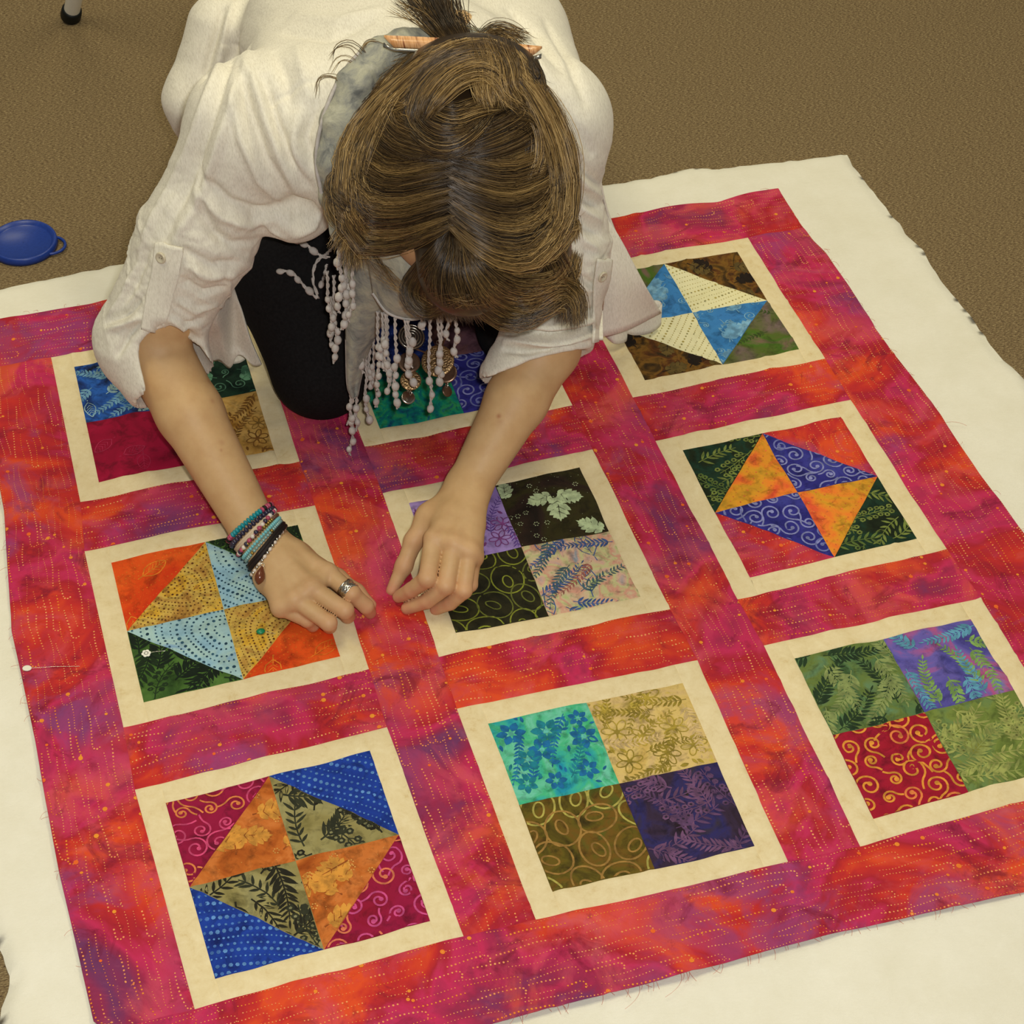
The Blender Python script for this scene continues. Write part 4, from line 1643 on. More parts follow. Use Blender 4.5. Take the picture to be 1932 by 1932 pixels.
def thick_sheet(name, P, th):
    """closed sheet of cloth from an (nu, nv, 3) grid"""
    nu, nv = P.shape[:2]
    du = np.gradient(P, axis=0)
    dv = np.gradient(P, axis=1)
    N_ = np.cross(du, dv)
    N_ /= np.linalg.norm(N_, axis=2)[..., None] + 1e-12
    A, B_ = P + N_ * th / 2, P - N_ * th / 2
    V_ = np.vstack([A.reshape(-1, 3), B_.reshape(-1, 3)])
    idx = np.arange(nu * nv).reshape(nu, nv)
    q = np.stack([idx[:-1, :-1], idx[1:, :-1], idx[1:, 1:], idx[:-1, 1:]], -1).reshape(-1, 4)
    o = nu * nv
    rim = np.concatenate([idx[0, :], idx[1:, -1], idx[-1, ::-1][1:], idx[::-1, 0][1:-1]])
    r2 = np.roll(rim, -1)
    side_ = np.stack([rim, r2, r2 + o, rim + o], -1)
    return mesh_np(name, V_, np.vstack([q, q[:, ::-1] + o, side_]))


class Bag:
    """collects tubes, balls and discs into one mesh"""

    def __init__(self):
        self.V, self.F, self.M = [], [], []
        self.n = 0

    def add(self, V_, F_, k=0):
        self.V.append(np.asarray(V_, float))
        self.F.append(np.asarray(F_, int) + self.n)
        self.M += [k] * len(F_)
        self.n += len(V_)

    def tube(self, P, r, n=6, k=0, closed=False, sq=None):
        P = np.asarray(P, float)
        R = np.full(len(P), r) if np.isscalar(r) else np.asarray(r)
        T = np.roll(P, -1, 0) - np.roll(P, 1, 0) if closed else np.gradient(P, axis=0)
        T /= np.linalg.norm(T, axis=1)[:, None] + 1e-12
        ref = np.array([0.3, 0.5, 0.81])
        Vv = []
        for i in range(len(P)):
            a = np.cross(T[i], ref)
            a /= np.linalg.norm(a) + 1e-12
            b = np.cross(T[i], a)
            for j in range(n):
                an = 2 * math.pi * j / n
                Vv.append(P[i] + R[i] * (math.cos(an) * a + math.sin(an) * b))
        Fv = []
        m_ = len(P)
        for i in range(m_ if closed else m_ - 1):
            i2 = (i + 1) % m_
            for j in range(n):
                j2 = (j + 1) % n
                Fv.append((i * n + j, i2 * n + j, i2 * n + j2, i * n + j2))
        self.add(Vv, Fv, k)

    def ball(self, c_, r, k=0, ax=None, n=8, m_=5):
        """ellipsoid; r scalar or three radii along ax"""
        r = np.array([r, r, r]) if np.isscalar(r) else np.asarray(r)
        ax = np.eye(3) if ax is None else np.asarray(ax)
        Vv, Fv = [], []
        for i in range(m_ + 1):
            th = math.pi * (0.02 + 0.96 * i / m_)
            for j in range(n):
                ph = 2 * math.pi * j / n
                d_ = np.array([math.sin(th) * math.cos(ph), math.sin(th) * math.sin(ph), math.cos(th)]) * r
                Vv.append(np.asarray(c_) + d_ @ ax)
        for i in range(m_):
            for j in range(n):
                Fv.append((i * n + j, (i + 1) * n + j, (i + 1) * n + (j + 1) % n, i * n + (j + 1) % n))
        self.add(Vv, Fv, k)

    def plate(self, c_, nrm, r, th, k=0, n=24, prof=None, ysc=1.0, xdir=None):
        """round plate facing nrm; prof = [(radius fraction, height)]"""
        nrm = np.asarray(nrm, float) / np.linalg.norm(nrm)
        a = np.cross(nrm, [0.1, 0.2, 0.97]) if xdir is None else np.asarray(xdir, float) - nrm * float(np.dot(xdir, nrm))
        a /= np.linalg.norm(a)
        b = np.cross(nrm, a)
        prof = prof or [(0.02, th), (0.8, th), (0.96, th * 0.9), (1.0, th * 0.4), (1.0, 0), (0.02, 0)]
        Vv, Fv = [], []
        for f_, h_ in prof:
            for j in range(n):
                an = 2 * math.pi * j / n
                Vv.append(np.asarray(c_) + r * f_ * (math.cos(an) * a + ysc * math.sin(an) * b) + nrm * h_)
        for i in range(len(prof) - 1):
            for j in range(n):
                Fv.append((i * n + j, (i + 1) * n + j, (i + 1) * n + (j + 1) % n, i * n + (j + 1) % n))
        self.add(Vv, Fv, k)

    def mesh(self, name, smooth=True):
        return mesh_np(name, np.vstack(self.V), np.vstack(self.F), smooth, self.M)


# ------------------------------------------------------------------ shirt details
def shp(x, y, off=0.002, tree=SHIRT_BVH):
    p, n = hit(tree, x, y)
    if p is None:
        return at(x, y, 0.2), BK
    return p + n * off, n


def strap(path, widths, off, th, name, steps=22):
    C_ = crom(np.array([[x, y, w] for (x, y), w in zip(path, widths)]), steps)
    rows = []
    for i, (x, y, w) in enumerate(C_):
        dx, dy = C_[min(i + 1, steps - 1)][:2] - C_[max(i - 1, 0)][:2]
        l_ = math.hypot(dx, dy)
        nx_, ny_ = -dy / l_, dx / l_
        rows.append([shp(x + nx_ * w * s_, y + ny_ * w * s_, off)[0] for s_ in (-0.5, -0.45, -0.2, 0.0, 0.2, 0.45, 0.5)])
    P = np.array(rows)
    for _ in range(3):
        P[1:-1] = 0.5 * P[1:-1] + 0.25 * (P[2:] + P[:-2])
    return thick_sheet(name, P, th)


tabR = plink('sleeve_tab', strap([(323, 459), (318, 500), (306, 548), (295, 590), (290, 622)], [50, 50, 46, 42, 40], 0.0050, 0.0036, 'sleeve_tab'), M['shirt'], None)
tabR.parent = SHIRT
tabL = plink('sleeve_tab', strap([(1134, 489), (1130, 520), (1126, 560), (1126, 610), (1126, 640)], [24, 25, 23, 22, 24], 0.0050, 0.0036, 'sleeve_tab'), M['shirt'], None)
tabL.parent = SHIRT


def button(x, y, ry=1.0):
    p, n = shp(x, y, 0.0075)
    b = Bag()
    b.plate(p, n, 0.0066, 0.0018, 0, 20, [(0.02, 0.0008), (0.55, 0.0008), (0.7, 0.0019), (0.92, 0.0019), (1.0, 0.001), (1.0, 0), (0.02, 0)])
    a = np.cross(n, [0.1, 0.2, 0.97])
    a /= np.linalg.norm(a)
    for s_ in (-1, 1):
        b.ball(p + n * 0.0010 + a * 0.0014 * s_, 0.0006, 1, None, 6, 4)
    o = plink('button', b.mesh('button'), [plain((206, 196, 170), None, 60, 0.3, 0, 0.5), plain((96, 88, 70))])
    o.parent = SHIRT
    return o


button(312, 482)
button(1128, 516)
t_ = np.linspace(0, 1, 40)
hemR = sheet_pts([[(1050, 200, .37), (1060, 170, .37), (1060, 140, .37)], [(1090, 285, .305), (1105, 270, .31), (1118, 280, .305)], [(1105, 360, .235), (1125, 365, .24), (1147, 400, .225)], [(1105, 450, .188), (1140, 455, .198), (1182, 472, .182)],
                  [(1105, 540, .140), (1160, 535, .152), (1217, 538, .136)], [(1112, 640, .076), (1178, 624, .086), (1247, 590, .074)]], 40, 24)
o = plink('shirt_tail', thick_sheet('shirt_tail', hemR, 0.0022), M['shirt'])
o.parent = SHIRT


def ruffle(path, hgt, n=70):
    P = crom([at(*p) for p in path], n)
    rows = np.stack([P + np.array([0, 0, h_]) + bck * h_ * 0.3 for h_ in np.linspace(0, hgt, 6)], 1)
    return thick_sheet('hem_ruffle', rows, 0.0022)


o = plink('hem_ruffle', ruffle([(1142, 634, .030), (1160, 648, .024), (1180, 644, .020), (1180, 632, .022), (1170, 624, .030), (1196, 632, .026), (1226, 628, .022),
                                (1245, 614, .024), (1240, 604, .030), (1215, 606, .034), (1190, 616, .036)], 0.026), M['shirt'])
o.parent = SHIRT
hemL = sheet_pts([[(430, 330, .34), (445, 325, .35), (460, 320, .35), (475, 315, .35)], [(398, 470, .265), (412, 455, .275), (426, 440, .275), (440, 430, .27)], [(392, 556, .20), (408, 545, .21), (424, 530, .21), (436, 520, .20)], [(386, 600, .14), (408, 606, .155), (436, 592, .135), (457, 584, .145)],
                  [(382, 640, .088), (412, 640, .105), (440, 648, .080), (473, 638, .098)], [(392, 668, .055), (424, 690, .040), (452, 676, .060), (494, 688, .050)]], 44, 36)
u_ = np.linspace(0, 1, 44)[:, None]
w_ = np.linspace(0, 1, 36)[None, :]
hemL = hemL + np.array([0, 0, 1.0])[None, None] * (0.006 * np.sin(w_ * 15 + u_ * 4) * u_ ** 2)[..., None]
o = plink('shirt_tail', thick_sheet('shirt_tail', hemL, 0.0022), M['shirt'])
o.parent = SHIRT
o = plink('hem_ruffle', ruffle([(378, 640, .055), (384, 664, .045), (402, 672, .040), (430, 664, .045), (455, 664, .042), (466, 672, .036), (452, 684, .030), (426, 686, .028),
                                (410, 680, .030)], 0.018), M['shirt'])
o.parent = SHIRT

# ------------------------------------------------------------------ grey scarf with knotted bead fringe
t = NT('grey_crinkle_cotton', 0.92, 0.15, 0.1)
v = t.coords(rnd=False)
f = t.noise(v, 42.0, 7, 0.7, 0.6)
t.color(t.ramp(f, [(0.34, (112, 114, 110)), (0.46, (150, 150, 140)), (0.58, (172, 170, 150)), (0.7, (190, 188, 170))]))
t.bump(t.noise(v, 120.0, 6, 0.7), 0.5, 0.003)
M['scarf'] = t.m
t = NT('fringe_yarn', 0.9, 0.15)
t.color(t.ramp(t.noise(t.coords(), 120.0, 4), [(0.3, (172, 165, 157)), (0.7, (200, 193, 186))]))
t.bump(t.noise(t.coords(), 700.0, 3), 0.4, 0.001)
M['fringe'] = t.m
Sc = Field((-0.30, -0.06, 0.05), (0.20, 0.50, 0.60), 0.003)


def scp(x, y, z, off=0.004):
    p, n = hit(SHIRT_BVH, x, y)
    q = at(x, y, z)
    if p is None or np.linalg.norm(p - CAMP) > np.linalg.norm(q - CAMP) + 0.05:
        return q
    return p + BK * off


ringL = [(845, 66, .515), (765, 84, .51), (712, 110, .505), (672, 160, .50), (646, 230, .482), (634, 300, .455), (642, 370, .42), (668, 430, .385)]
ringR = [(845, 66, .515), (920, 84, .51), (975, 120, .50), (1000, 190, .49), (1010, 280, .46), (985, 380, .41), (940, 440, .385)]
PL = [scp(*p) for p in ringL]
Sc.chain(PL, [0.012, 0.014, 0.017, 0.019, 0.020, 0.020, 0.020, 0.020], 0.012)
PR = [scp(*p) for p in ringR]
Sc.chain(PR, [0.012, 0.013, 0.014, 0.015, 0.016, 0.018, 0.018], 0.012)
Sc.chain([at(668, 430, .385), at(760, 470, .37), at(860, 480, .365), at(940, 440, .385)], [0.022, 0.030, 0.030, 0.020], 0.02)
V, F = Sc.surface(2)
N = normals(V, F)
V = V + N * (0.0016 * vn2(V[:, 0] * 90 + V[:, 1] * 30, V[:, 2] * 80 - V[:, 1] * 50, 31) + 0.0010 * vn2(V[:, 0] * 150, V[:, 1] * 150 + V[:, 2] * 90, 32))[:, None]
SCARF = plink('scarf', mesh_np('scarf', V, F), M['scarf'])
SCARF['label'] = 'grey crinkled scarf with knotted fringe'


def scarf_part(name, me, mats):
    o = plink(name, me, mats)
    o.parent = SCARF
    return o


PA = sheet_pts([[(644, 420, .385), (690, 440, .395), (742, 470, .38)], [(650, 520, .30), (697, 530, .315), (746, 545, .30)], [(653, 600, .235), (688, 600, .247), (730, 590, .235)],
                [(654, 670, .178), (674, 670, .185), (698, 655, .178)], [(656, 725, .135), (667, 722, .139), (681, 712, .135)], [(664, 750, .113), (668, 751, .113), (674, 748, .113)]], 50, 20)
PA = PA + BK * (0.004 * np.sin(np.linspace(0, 9, 20))[None, :, None])
scarf_part('scarf_end', thick_sheet('scarf_end', PA, 0.003), M['scarf'])
PB = sheet_pts([[(694, 440, .40), (750, 450, .41), (800, 455, .41), (850, 470, .40)], [(697, 500, .35), (745, 520, .365), (795, 525, .365), (840, 520, .35)],
                [(704, 552, .305), (736, 592, .285), (786, 600, .282), (834, 574, .300)]], 40, 30)
PB = PB + BK * (0.006 * np.sin(np.linspace(0, 1, 40)[:, None] * 5 + np.linspace(0, 8, 30)[None, :]))[..., None]
scarf_part('scarf_flap', thick_sheet('scarf_flap', PB, 0.003), M['scarf'])
b = Bag()
b.tube(PB[-1] + BK * 0.002, 0.0026, 6)
scarf_part('piping', b.mesh('piping'), M['fringe'])
b = Bag()
b.tube(np.vstack([PA[25:, 0], PA[::-1][:20, -1]]) + BK * 0.001, 0.0016, 6)
scarf_part('piping', b.mesh('piping'), M['fringe'])
b = Bag()
pp = crom([scp(x, y, z, 0.020) for x, y, z in ((735, 84, .52), (680, 110, .515), (638, 168, .50), (610, 240, .485), (600, 310, .455), (610, 370, .43))], 30)
b.tube(pp, 0.0022, 6)
scarf_part('piping', b.mesh('piping'), M['fringe'])


def px_of(P):
    c_ = CAMR @ (np.asarray(P) - CAMP)
    return 966 + FPX * c_[0] / -c_[2], 966 - FPX * c_[1] / -c_[2]


rt = random.Random(4)


def tassel_mesh(P, beads, r=0.0047, loop=True):
    """two twisted yarns with small knotted puffs"""
    b = Bag()
    n = len(P)
    for ph in (0, math.pi):
        Q = np.array([p + RT * 0.0012 * math.cos(i * 1.4 + ph) + UP * 0.0012 * math.sin(i * 1.4 + ph) for i, p in enumerate(P)])
        b.tube(Q, 0.0012, 5)
    for f_ in beads:
        i = min(n - 1, int(f_ * (n - 1)))
        tdir = P[min(n - 1, i + 1)] - P[max(0, i - 1)]
        tdir = tdir / (np.linalg.norm(tdir) + 1e-9)
        a = np.cross(tdir, [0.2, 0.9, 0.1])
        a /= np.linalg.norm(a)
        q = r * rt.uniform(0.78, 1.12)
        b.ball(P[i] + a * rt.uniform(-.0016, .0016), (q * 0.92, q * 0.92, q * 1.25), 0, (a, np.cross(tdir, a), tdir), 9, 6)
    return b.mesh('tassel')


TAS = [(617, 512, .31, 625, 628), (630, 520, .30, 634, 684), (638, 418, .40, 640, 508), (655, 470, .36, 649, 622), (668, 476, .36, 662, 606), (644, 470, .36, 642, 590),
       (662, 745, .115, 664, 858), (673, 744, .115, 672, 812), (667, 746, .115, 657, 800), (690, 660, .178, 692, 792), (684, 668, .178, 682, 704), (698, 640, .19, 698, 728),
       (704, 630, .20, 709, 768), (713, 588, .285, 715, 736), (722, 590, .285, 722, 700), (730, 592, .285, 735, 738), (728, 592, .288, 729, 716), (746, 600, .285, 747, 770),
       (765, 604, .284, 774, 722), (770, 604, .284, 778, 692), (811, 592, .290, 811, 771), (826, 580, .296, 834, 720), (834, 578, .298, 829, 706), (846, 574, .30, 844, 642),
       (858, 572, .305, 862, 674), (796, 600, .284, 796, 622), (652, 500, .33, 655, 590), (626, 560, .26, 628, 662)]
for x, y, z, ex, ey in TAS:
    p0 = at(x, y, z)
    lo_, hi_ = 0.0, 0.6
    for _ in range(30):
        m_ = 0.5 * (lo_ + hi_)
        if px_of(p0 - np.array([0, 0, m_]))[1] < ey:
            lo_ = m_
        else:
            hi_ = m_
    p1 = at(ex, ey, max(0.021, z - lo_))
    L_ = float(np.linalg.norm(p1 - p0))
    n = max(8, int(L_ / 0.004))
    P = np.array([p0 + (p1 - p0) * s_ + RT * 0.0025 * math.sin(s_ * 9 + x) * s_ for s_ in np.linspace(0, 1, n)])
    nb = max(1, int(L_ * 0.62 / 0.0125))
    f0 = 0.38 if L_ > 0.06 else 0.2
    style = rt.random()
    beads = [f0 + (1 - f0) * (i + 0.6) / nb for i in range(nb)] if style < 0.8 else [0.72, 0.86, 1.0]
    scarf_part('tassel', tassel_mesh(P, beads), M['fringe'])
LEG_BVH = BVHTree.FromPolygons(LEGV.tolist(), LEGF.tolist())
for path, beads in (([(622, 470), (606, 484), (590, 476), (575, 464), (558, 458)], (0.55, 0.8, 1.0)),
                    ([(616, 486), (600, 488), (590, 505), (588, 530), (598, 560), (585, 552), (570, 535), (556, 518), (546, 512), (530, 510)], (0.62, 0.74, 0.87, 1.0)),
                    ([(612, 500), (604, 536)], (1.0,))):
    P = []
    for x, y in path:
        p, n = hit(LEG_BVH, x, y)
        P.append(p + n * 0.006 if p is not None else at(x, y, 0.2))
    scarf_part('tassel', tassel_mesh(crom(P, 30), beads), M['fringe'])

# ------------------------------------------------------------------ necklace of metal discs
t = NT('aged_brass', 0.38, 0.5)
t.b.inputs['Metallic'].default_value = 0.9
v = t.coords(rnd=False)
vo = t.n('ShaderNodeTexVoronoi')
vo.inputs['Scale'].default_value = 420.0
t.l(v, vo.inputs['Vector'])
t.color(t.ramp(vo.outputs['Distance'], [(0.15, (70, 50, 32)), (0.4, (170, 140, 100))]))
t.bump(vo.outputs['Distance'], 0.6, 0.001)
M['brass'] = t.m
M['bronze'] = plain((112, 88, 72), (140, 112, 92), 90.0, 0.34, 0.9, 0.5)
M['silver'] = plain((206, 202, 190), None, 60.0, 0.22, 1.0, 0.5)
NECK = empty('necklace')
NECK.parent = PERSON
nd = BK * 0.75 + np.array([0, 0, 0.45])
DISC = [(776, 636, .225, 27, 'rings'), (826, 681, .190, 33, 'brass'), (772, 684, .185, 22, 'bronze'), (775, 718, .162, 21, 'brass'), (843, 704, .172, 21, 'bronze'),
        (770, 750, .140, 14, 'silver'), (843, 738, .150, 12, 'bronze')]
prev = None
for i, (x, y, z, r, k) in enumerate(DISC):
    b = Bag()
    c_ = at(x, y, z)
    rr = r * 2.1 / FPX
    tilt = nd + RT * (0.25, -0.15, 0.1, 0.05, -0.2, 0.3, 0.9)[i]
    if k == 'rings':
        b.plate(c_, tilt, rr, 0.0012, 0, 28)
        a = np.cross(tilt, [0.1, 0.2, 0.97])
        a /= np.linalg.norm(a)
        bb = np.cross(tilt / np.linalg.norm(tilt), a)
        for f_ in (0.3, 0.5, 0.7, 0.9):
            an = np.linspace(0, 2 * math.pi, 29)[:-1]
            b.tube(np.array([c_ + tilt / np.linalg.norm(tilt) * 0.0013 + rr * f_ * (math.cos(q) * a + math.sin(q) * bb) for q in an]), 0.0007, 5, 1, True)
        o = plink('disc', b.mesh('disc'), [plain((50, 42, 36), None, 60, 0.5, 0.6), M['silver']])
    else:
        b.plate(c_, tilt, rr, 0.0014, 0, 26)
        an = np.linspace(0, 2 * math.pi, 13)[:-1]
        for s_ in (1, -1):
            e_ = c_ + UP * (rr + 0.002) * s_
            if s_ == 1 or i < 5:
                b.tube(np.array([e_ + 0.0022 * (math.cos(q) * UP + math.sin(q) * (RT + BK) * 0.7) for q in an]), 0.0005, 5, 1, True)
        o = plink('disc', b.mesh('disc'), [M[k], M['silver']])
    o.parent = NECK
b = Bag()
for xs in (((700, 470, .36), (740, 560, .29), (770, 622, .235)), ((900, 480, .36), (868, 560, .29), (835, 650, .215), (826, 660, .205)), ((776, 655, .215), (800, 664, .205), (815, 668, .200))):
    b.tube(crom([at(*q) for q in xs], 20), 0.0010, 5)
o = plink('chain', b.mesh('chain'), M['bronze'])
o.parent = NECK

# ------------------------------------------------------------------ bracelets, ring
def cuff_ring(f_, n, grow=0.0, tilt=0.0):
    """closed curve on the forearm skin at fraction f_ from elbow to wrist"""
    c_ = el_R * (1 - f_) + wr_R * f_
    a = np.cross(fa, [0, 0, 1.0])
    a /= np.linalg.norm(a)
    bb = np.cross(a, fa)
    P = []
    for j in range(n):
        q = 2 * math.pi * j / n
        d_ = a * math.cos(q) + bb * math.sin(q) + fa * tilt * math.cos(q)
        d_ /= np.linalg.norm(d_)
        loc, nor, _, _ = BODY_BVH.ray_cast(Vector(c_), Vector(d_), 0.06)
        p = np.array(loc) if loc is not None else c_ + d_ * 0.028
        P.append(p + d_ * grow)
    P = np.array(P)
    for _ in range(2):
        P = 0.5 * P + 0.25 * (np.roll(P, 1, 0) + np.roll(P, -1, 0))
    P[:, 2] = np.maximum(P[:, 2], 0.019)
    return P


BR = PERSON
tq, nv_, pk, gd, bn, sk, bl, wh = (plain((24, 140, 150), None, 60, 0.4, 0, 0.5), plain((44, 40, 62), None, 60, 0.25, 0, 0.6), plain((176, 70, 100), None, 60, 0.3, 0, 0.5),
                                   plain((170, 140, 70), None, 60, 0.3, 0.8, 0.5), plain((104, 62, 40), None, 60, 0.35, 0, 0.5), plain((120, 188, 192), None, 60, 0.4, 0, 0.5),
                                   plain((34, 26, 24), None, 60, 0.6), plain((222, 210, 196), None, 60, 0.3, 0, 0.5))


def beaded(name, f_, r, mats, seq, n=44, grow=None, tilt=0.0, label=None):
    P = cuff_ring(f_, n, r * 0.8 if grow is None else grow, tilt)
    b = Bag()
    b.tube(P, r * 0.35, 5, 0, True)
    for j in range(n):
        tdir = P[(j + 1) % n] - P[j - 1]
        tdir /= np.linalg.norm(tdir)
        a = np.cross(tdir, [0.1, 0.3, 0.9])
        a /= np.linalg.norm(a)
        gap = np.linalg.norm(P[(j + 1) % n] - P[j]) * 0.5
        b.ball(P[j], (r, r, max(gap * 0.95, r * 0.6)), seq(j), (a, np.cross(tdir, a), tdir), 8, 5)
    o = plink(name, b.mesh(name), mats)
    if label:
        o['label'] = label
    return o


def cord(name, f_, r, mat_, tilt=0.0, strands=2, label=None, n=48):
    b = Bag()
    for s_ in range(strands):
        P = cuff_ring(f_ + s_ * r * 1.5 / 0.27, n, r * 0.9, tilt)
        if strands > 1:
            P = P + np.array([0, 0, 1.0]) * 0.0
        b.tube(P, r, 7, 0, True)
    o = plink(name, b.mesh(name), mat_)
    if label:
        o['label'] = label
    return o


BRL = [('t', 0.960, 0.22), ('n', 0.984, 0.26), ('c', 1.004, 0.30), ('p', 1.016, 0.44), ('g', 1.030, 0.34), ('s', 1.052, 0.38), ('v', 1.070, 0.40), ('k', 1.092, 0.44), ('w', 1.118, 0.52)]
BF = {k: (f, tl) for k, f, tl in BRL}
beaded('bracelet', BF['t'][0], 0.0036, [tq, pk, bl], lambda j: 0 if 2 < j < 14 or 24 < j < 30 else (1 if j % 3 else 2), 46, None, BF['t'][1], 'turquoise and pink bead bracelet')
beaded('bracelet', BF['n'][0], 0.0034, [nv_], lambda j: 0, 38, None, BF['n'][1], 'dark garnet bead bracelet')
cord('bracelet', BF['c'][0], 0.0019, plain((206, 186, 158), None, 60, 0.7), BF['c'][1], 2, 'pale cord bracelet')
beaded('bracelet', BF['p'][0], 0.0030, [pk, wh, nv_], lambda j: (j * 7) % 3, 40, 0.0035, BF['p'][1], 'pink and white bead bracelet')
beaded('bracelet', BF['g'][0], 0.0025, [gd, bn], lambda j: 0 if (j // 5) % 2 else 1, 60, None, BF['g'][1], 'gold and brown bead bracelet')
beaded('bracelet', BF['s'][0], 0.0025, [sk], lambda j: 0, 66, None, BF['s'][1], 'pale turquoise seed bead bracelet')
beaded('bracelet', BF['v'][0], 0.0023, [plain((140, 176, 172), None, 60, 0.3, 0.3, 0.5), gd], lambda j: 1 if j % 9 == 0 else 0, 66, None, BF['v'][1], 'silvery green seed bead bracelet')
cord('bracelet', BF['k'][0], 0.0027, bl, BF['k'][1], 2, 'black cord bracelet')
CH = beaded('bracelet', BF['w'][0], 0.0022, [M['silver'], wh], lambda j: 1 if j % 2 else 0, 60, None, BF['w'][1], 'silver bead bracelet with a brown drop')
# brown glass drop on the last bracelet
b = Bag()
p, n = hit(BODY_BVH, 492, 1086)
p0 = (p if p is not None else at(490, 1086, 0.035)) + BK * 0.006
q_, n = hit(BODY_BVH, 496, 1068)
top = (q_ if q_ is not None else at(494, 1068, 0.04)) + BK * 0.005
ax_ = p0 - top
ax_ /= np.linalg.norm(ax_)
a = np.cross(ax_, BK)
a /= np.linalg.norm(a)
prof = [(0, 0.001), (0.12, 0.0022), (0.35, 0.0048), (0.6, 0.0060), (0.8, 0.0048), (0.94, 0.0024), (1, 0.0006)]
Pp = np.array([top + ax_ * 0.021 * s_ for s_, _ in prof])
b.tube(Pp, [r for _, r in prof], 10)
b.tube(np.array([top + 0.002 * (math.cos(q) * ax_ + math.sin(q) * a) - ax_ * 0.0015 for q in np.linspace(0, 6.28, 11)[:-1]]), 0.0005, 5, 1, True)
o = plink('glass_drop', b.mesh('glass_drop'), [plain((110, 58, 34), None, 60, 0.2, 0.1, 0.6), M['silver']])
o.parent = CH
# silver wrap ring on the index finger
i0, i1 = TIPS[-10][0][0], TIPS[-10][0][1]
fd = i1 - i0
fd /= np.linalg.norm(fd)
rc = i0 * 0.17 + i1 * 0.83
a = np.cross(fd, [0, 0, 1.0])
a /= np.linalg.norm(a)
bb = np.cross(a, fd)
b = Bag()
an = np.linspace(0, 2 * math.pi, 37)[:-1]
for off, tl, rr in ((-0.0048, 0.0, 0.0014), (0.0048, 0.0, 0.0014), (-0.002, 0.0035, 0.0021), (0.002, -0.0035, 0.0021), (0.0, 0.0045, 0.0018), (0.0, -0.002, 0.0018)):
    b.tube(np.array([rc + fd * (off + tl * math.sin(2 * q)) + 0.0096 * (math.cos(q) * a + math.sin(q) * bb) for q in an]), rr, 6, 0, True)
o = plink('ring', b.mesh('ring'), M['silver'])
o['label'] = 'woven silver ring'
# ------------------------------------------------------------------ hair, twisted up and pinned
HC = Field((-0.22, -0.10, 0.26), (0.16, 0.40, 0.66), 0.004)
hd = float(-(CAMR @ (head - CAMP))[2])


def ap(x, y, dd=0.0):
    """point at a pixel, dd metres nearer than the middle of the head"""
    return atd(x, y, hd - dd)


HC.ell(ap(872, 300, 0.0), (RT, UP, BK), (0.100, 0.112, 0.118), 0.03)
HC.ell(ap(900, 150, 0.015), (RT, UP, BK), (0.066, 0.042, 0.075), 0.03)       # rolled twist
HC.ell(ap(842, 222, 0.095), (RT, UP, BK), (0.036, 0.028, 0.032), 0.03)       # knot over the crown
HC.ell(ap(880, 500, 0.055), (RT, UP, BK), (0.050, 0.052, 0.045), 0.03)       # fringe falling forward
HC.ell(ap(1005, 470, 0.02), (RT, UP, BK), (0.040, 0.055, 0.05), 0.03)
HC.ell(ap(690, 370, 0.015), (RT, UP, BK), (0.030, 0.034, 0.04), 0.03)
Vc, Fc = HC.surface(3)
tree = BVHTree.FromPolygons(Vc.tolist(), Fc.tolist())
# depth of the hair mass over the head, sampled and softened
SX, SY, ST = 560, -60, 10
nxh, nyh = 60, 74
DM = np.full((nxh, nyh), np.nan)
for i in range(nxh):
    for j in range(nyh):
        x, y = SX + i * ST, SY + j * ST
        p, _n = hit(tree, x, y)
        if p is not None:
            DM[i, j] = -(CAMR @ (p - CAMP))[2]
DM = np.where(np.isnan(DM), hd + 0.012, DM)
for _ in range(3):
    Pd = np.pad(DM, 1, mode='edge')
    DM = 0.4 * DM + 0.15 * (Pd[2:, 1:-1] + Pd[:-2, 1:-1] + Pd[1:-1, 2:] + Pd[1:-1, :-2])


def depth_at(x, y):
    fx = np.clip((np.asarray(x) - SX) / ST, 0, nxh - 1.001)
    fy = np.clip((np.asarray(y) - SY) / ST, 0, nyh - 1.001)
    i, j = fx.astype(int), fy.astype(int)
    a, b_ = fx - i, fy - j
    return (DM[i, j] * (1 - a) + DM[i + 1, j] * a) * (1 - b_) + (DM[i, j + 1] * (1 - a) + DM[i + 1, j + 1] * a) * b_


HV, HF, HT = [], [], []
hn = 0
hr = np.random.RandomState(17)
PRIM = 14


def strand(X, Y, D, rad, tone):
    global hn
    k = len(X)
    d0 = np.stack([(X - 966.0) / FPX, -(Y - 966.0) / FPX, -np.ones(k)], -1) @ CAMR
    P = CAMP + d0 * D[:, None]
    T = np.gradient(P, axis=0)
    T /= np.linalg.norm(T, axis=1)[:, None] + 1e-12
    A = np.cross(T, BK)
    A /= np.linalg.norm(A, axis=1)[:, None] + 1e-12
    Bv = np.cross(A, T)
    r = rad * np.concatenate([[0.8], np.ones(k - 4), [0.85, 0.6, 0.2]])[:, None]
    V3 = np.stack([P + A * r - Bv * r * 0.5, P - A * r - Bv * r * 0.5, P + Bv * r], 1)
    HV.append(V3.reshape(-1, 3))
    base = hn + np.arange(k - 1)[:, None] * 3
    f = []
    for a, b_ in ((0, 1), (1, 2), (2, 0)):
        f.append(np.concatenate([base + a, base + b_, base + 3 + b_, base + 3 + a], 1))
    HF.append(np.concatenate(f))
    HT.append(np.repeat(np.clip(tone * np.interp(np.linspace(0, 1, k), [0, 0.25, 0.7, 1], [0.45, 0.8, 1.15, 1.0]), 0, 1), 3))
    hn += k * 3


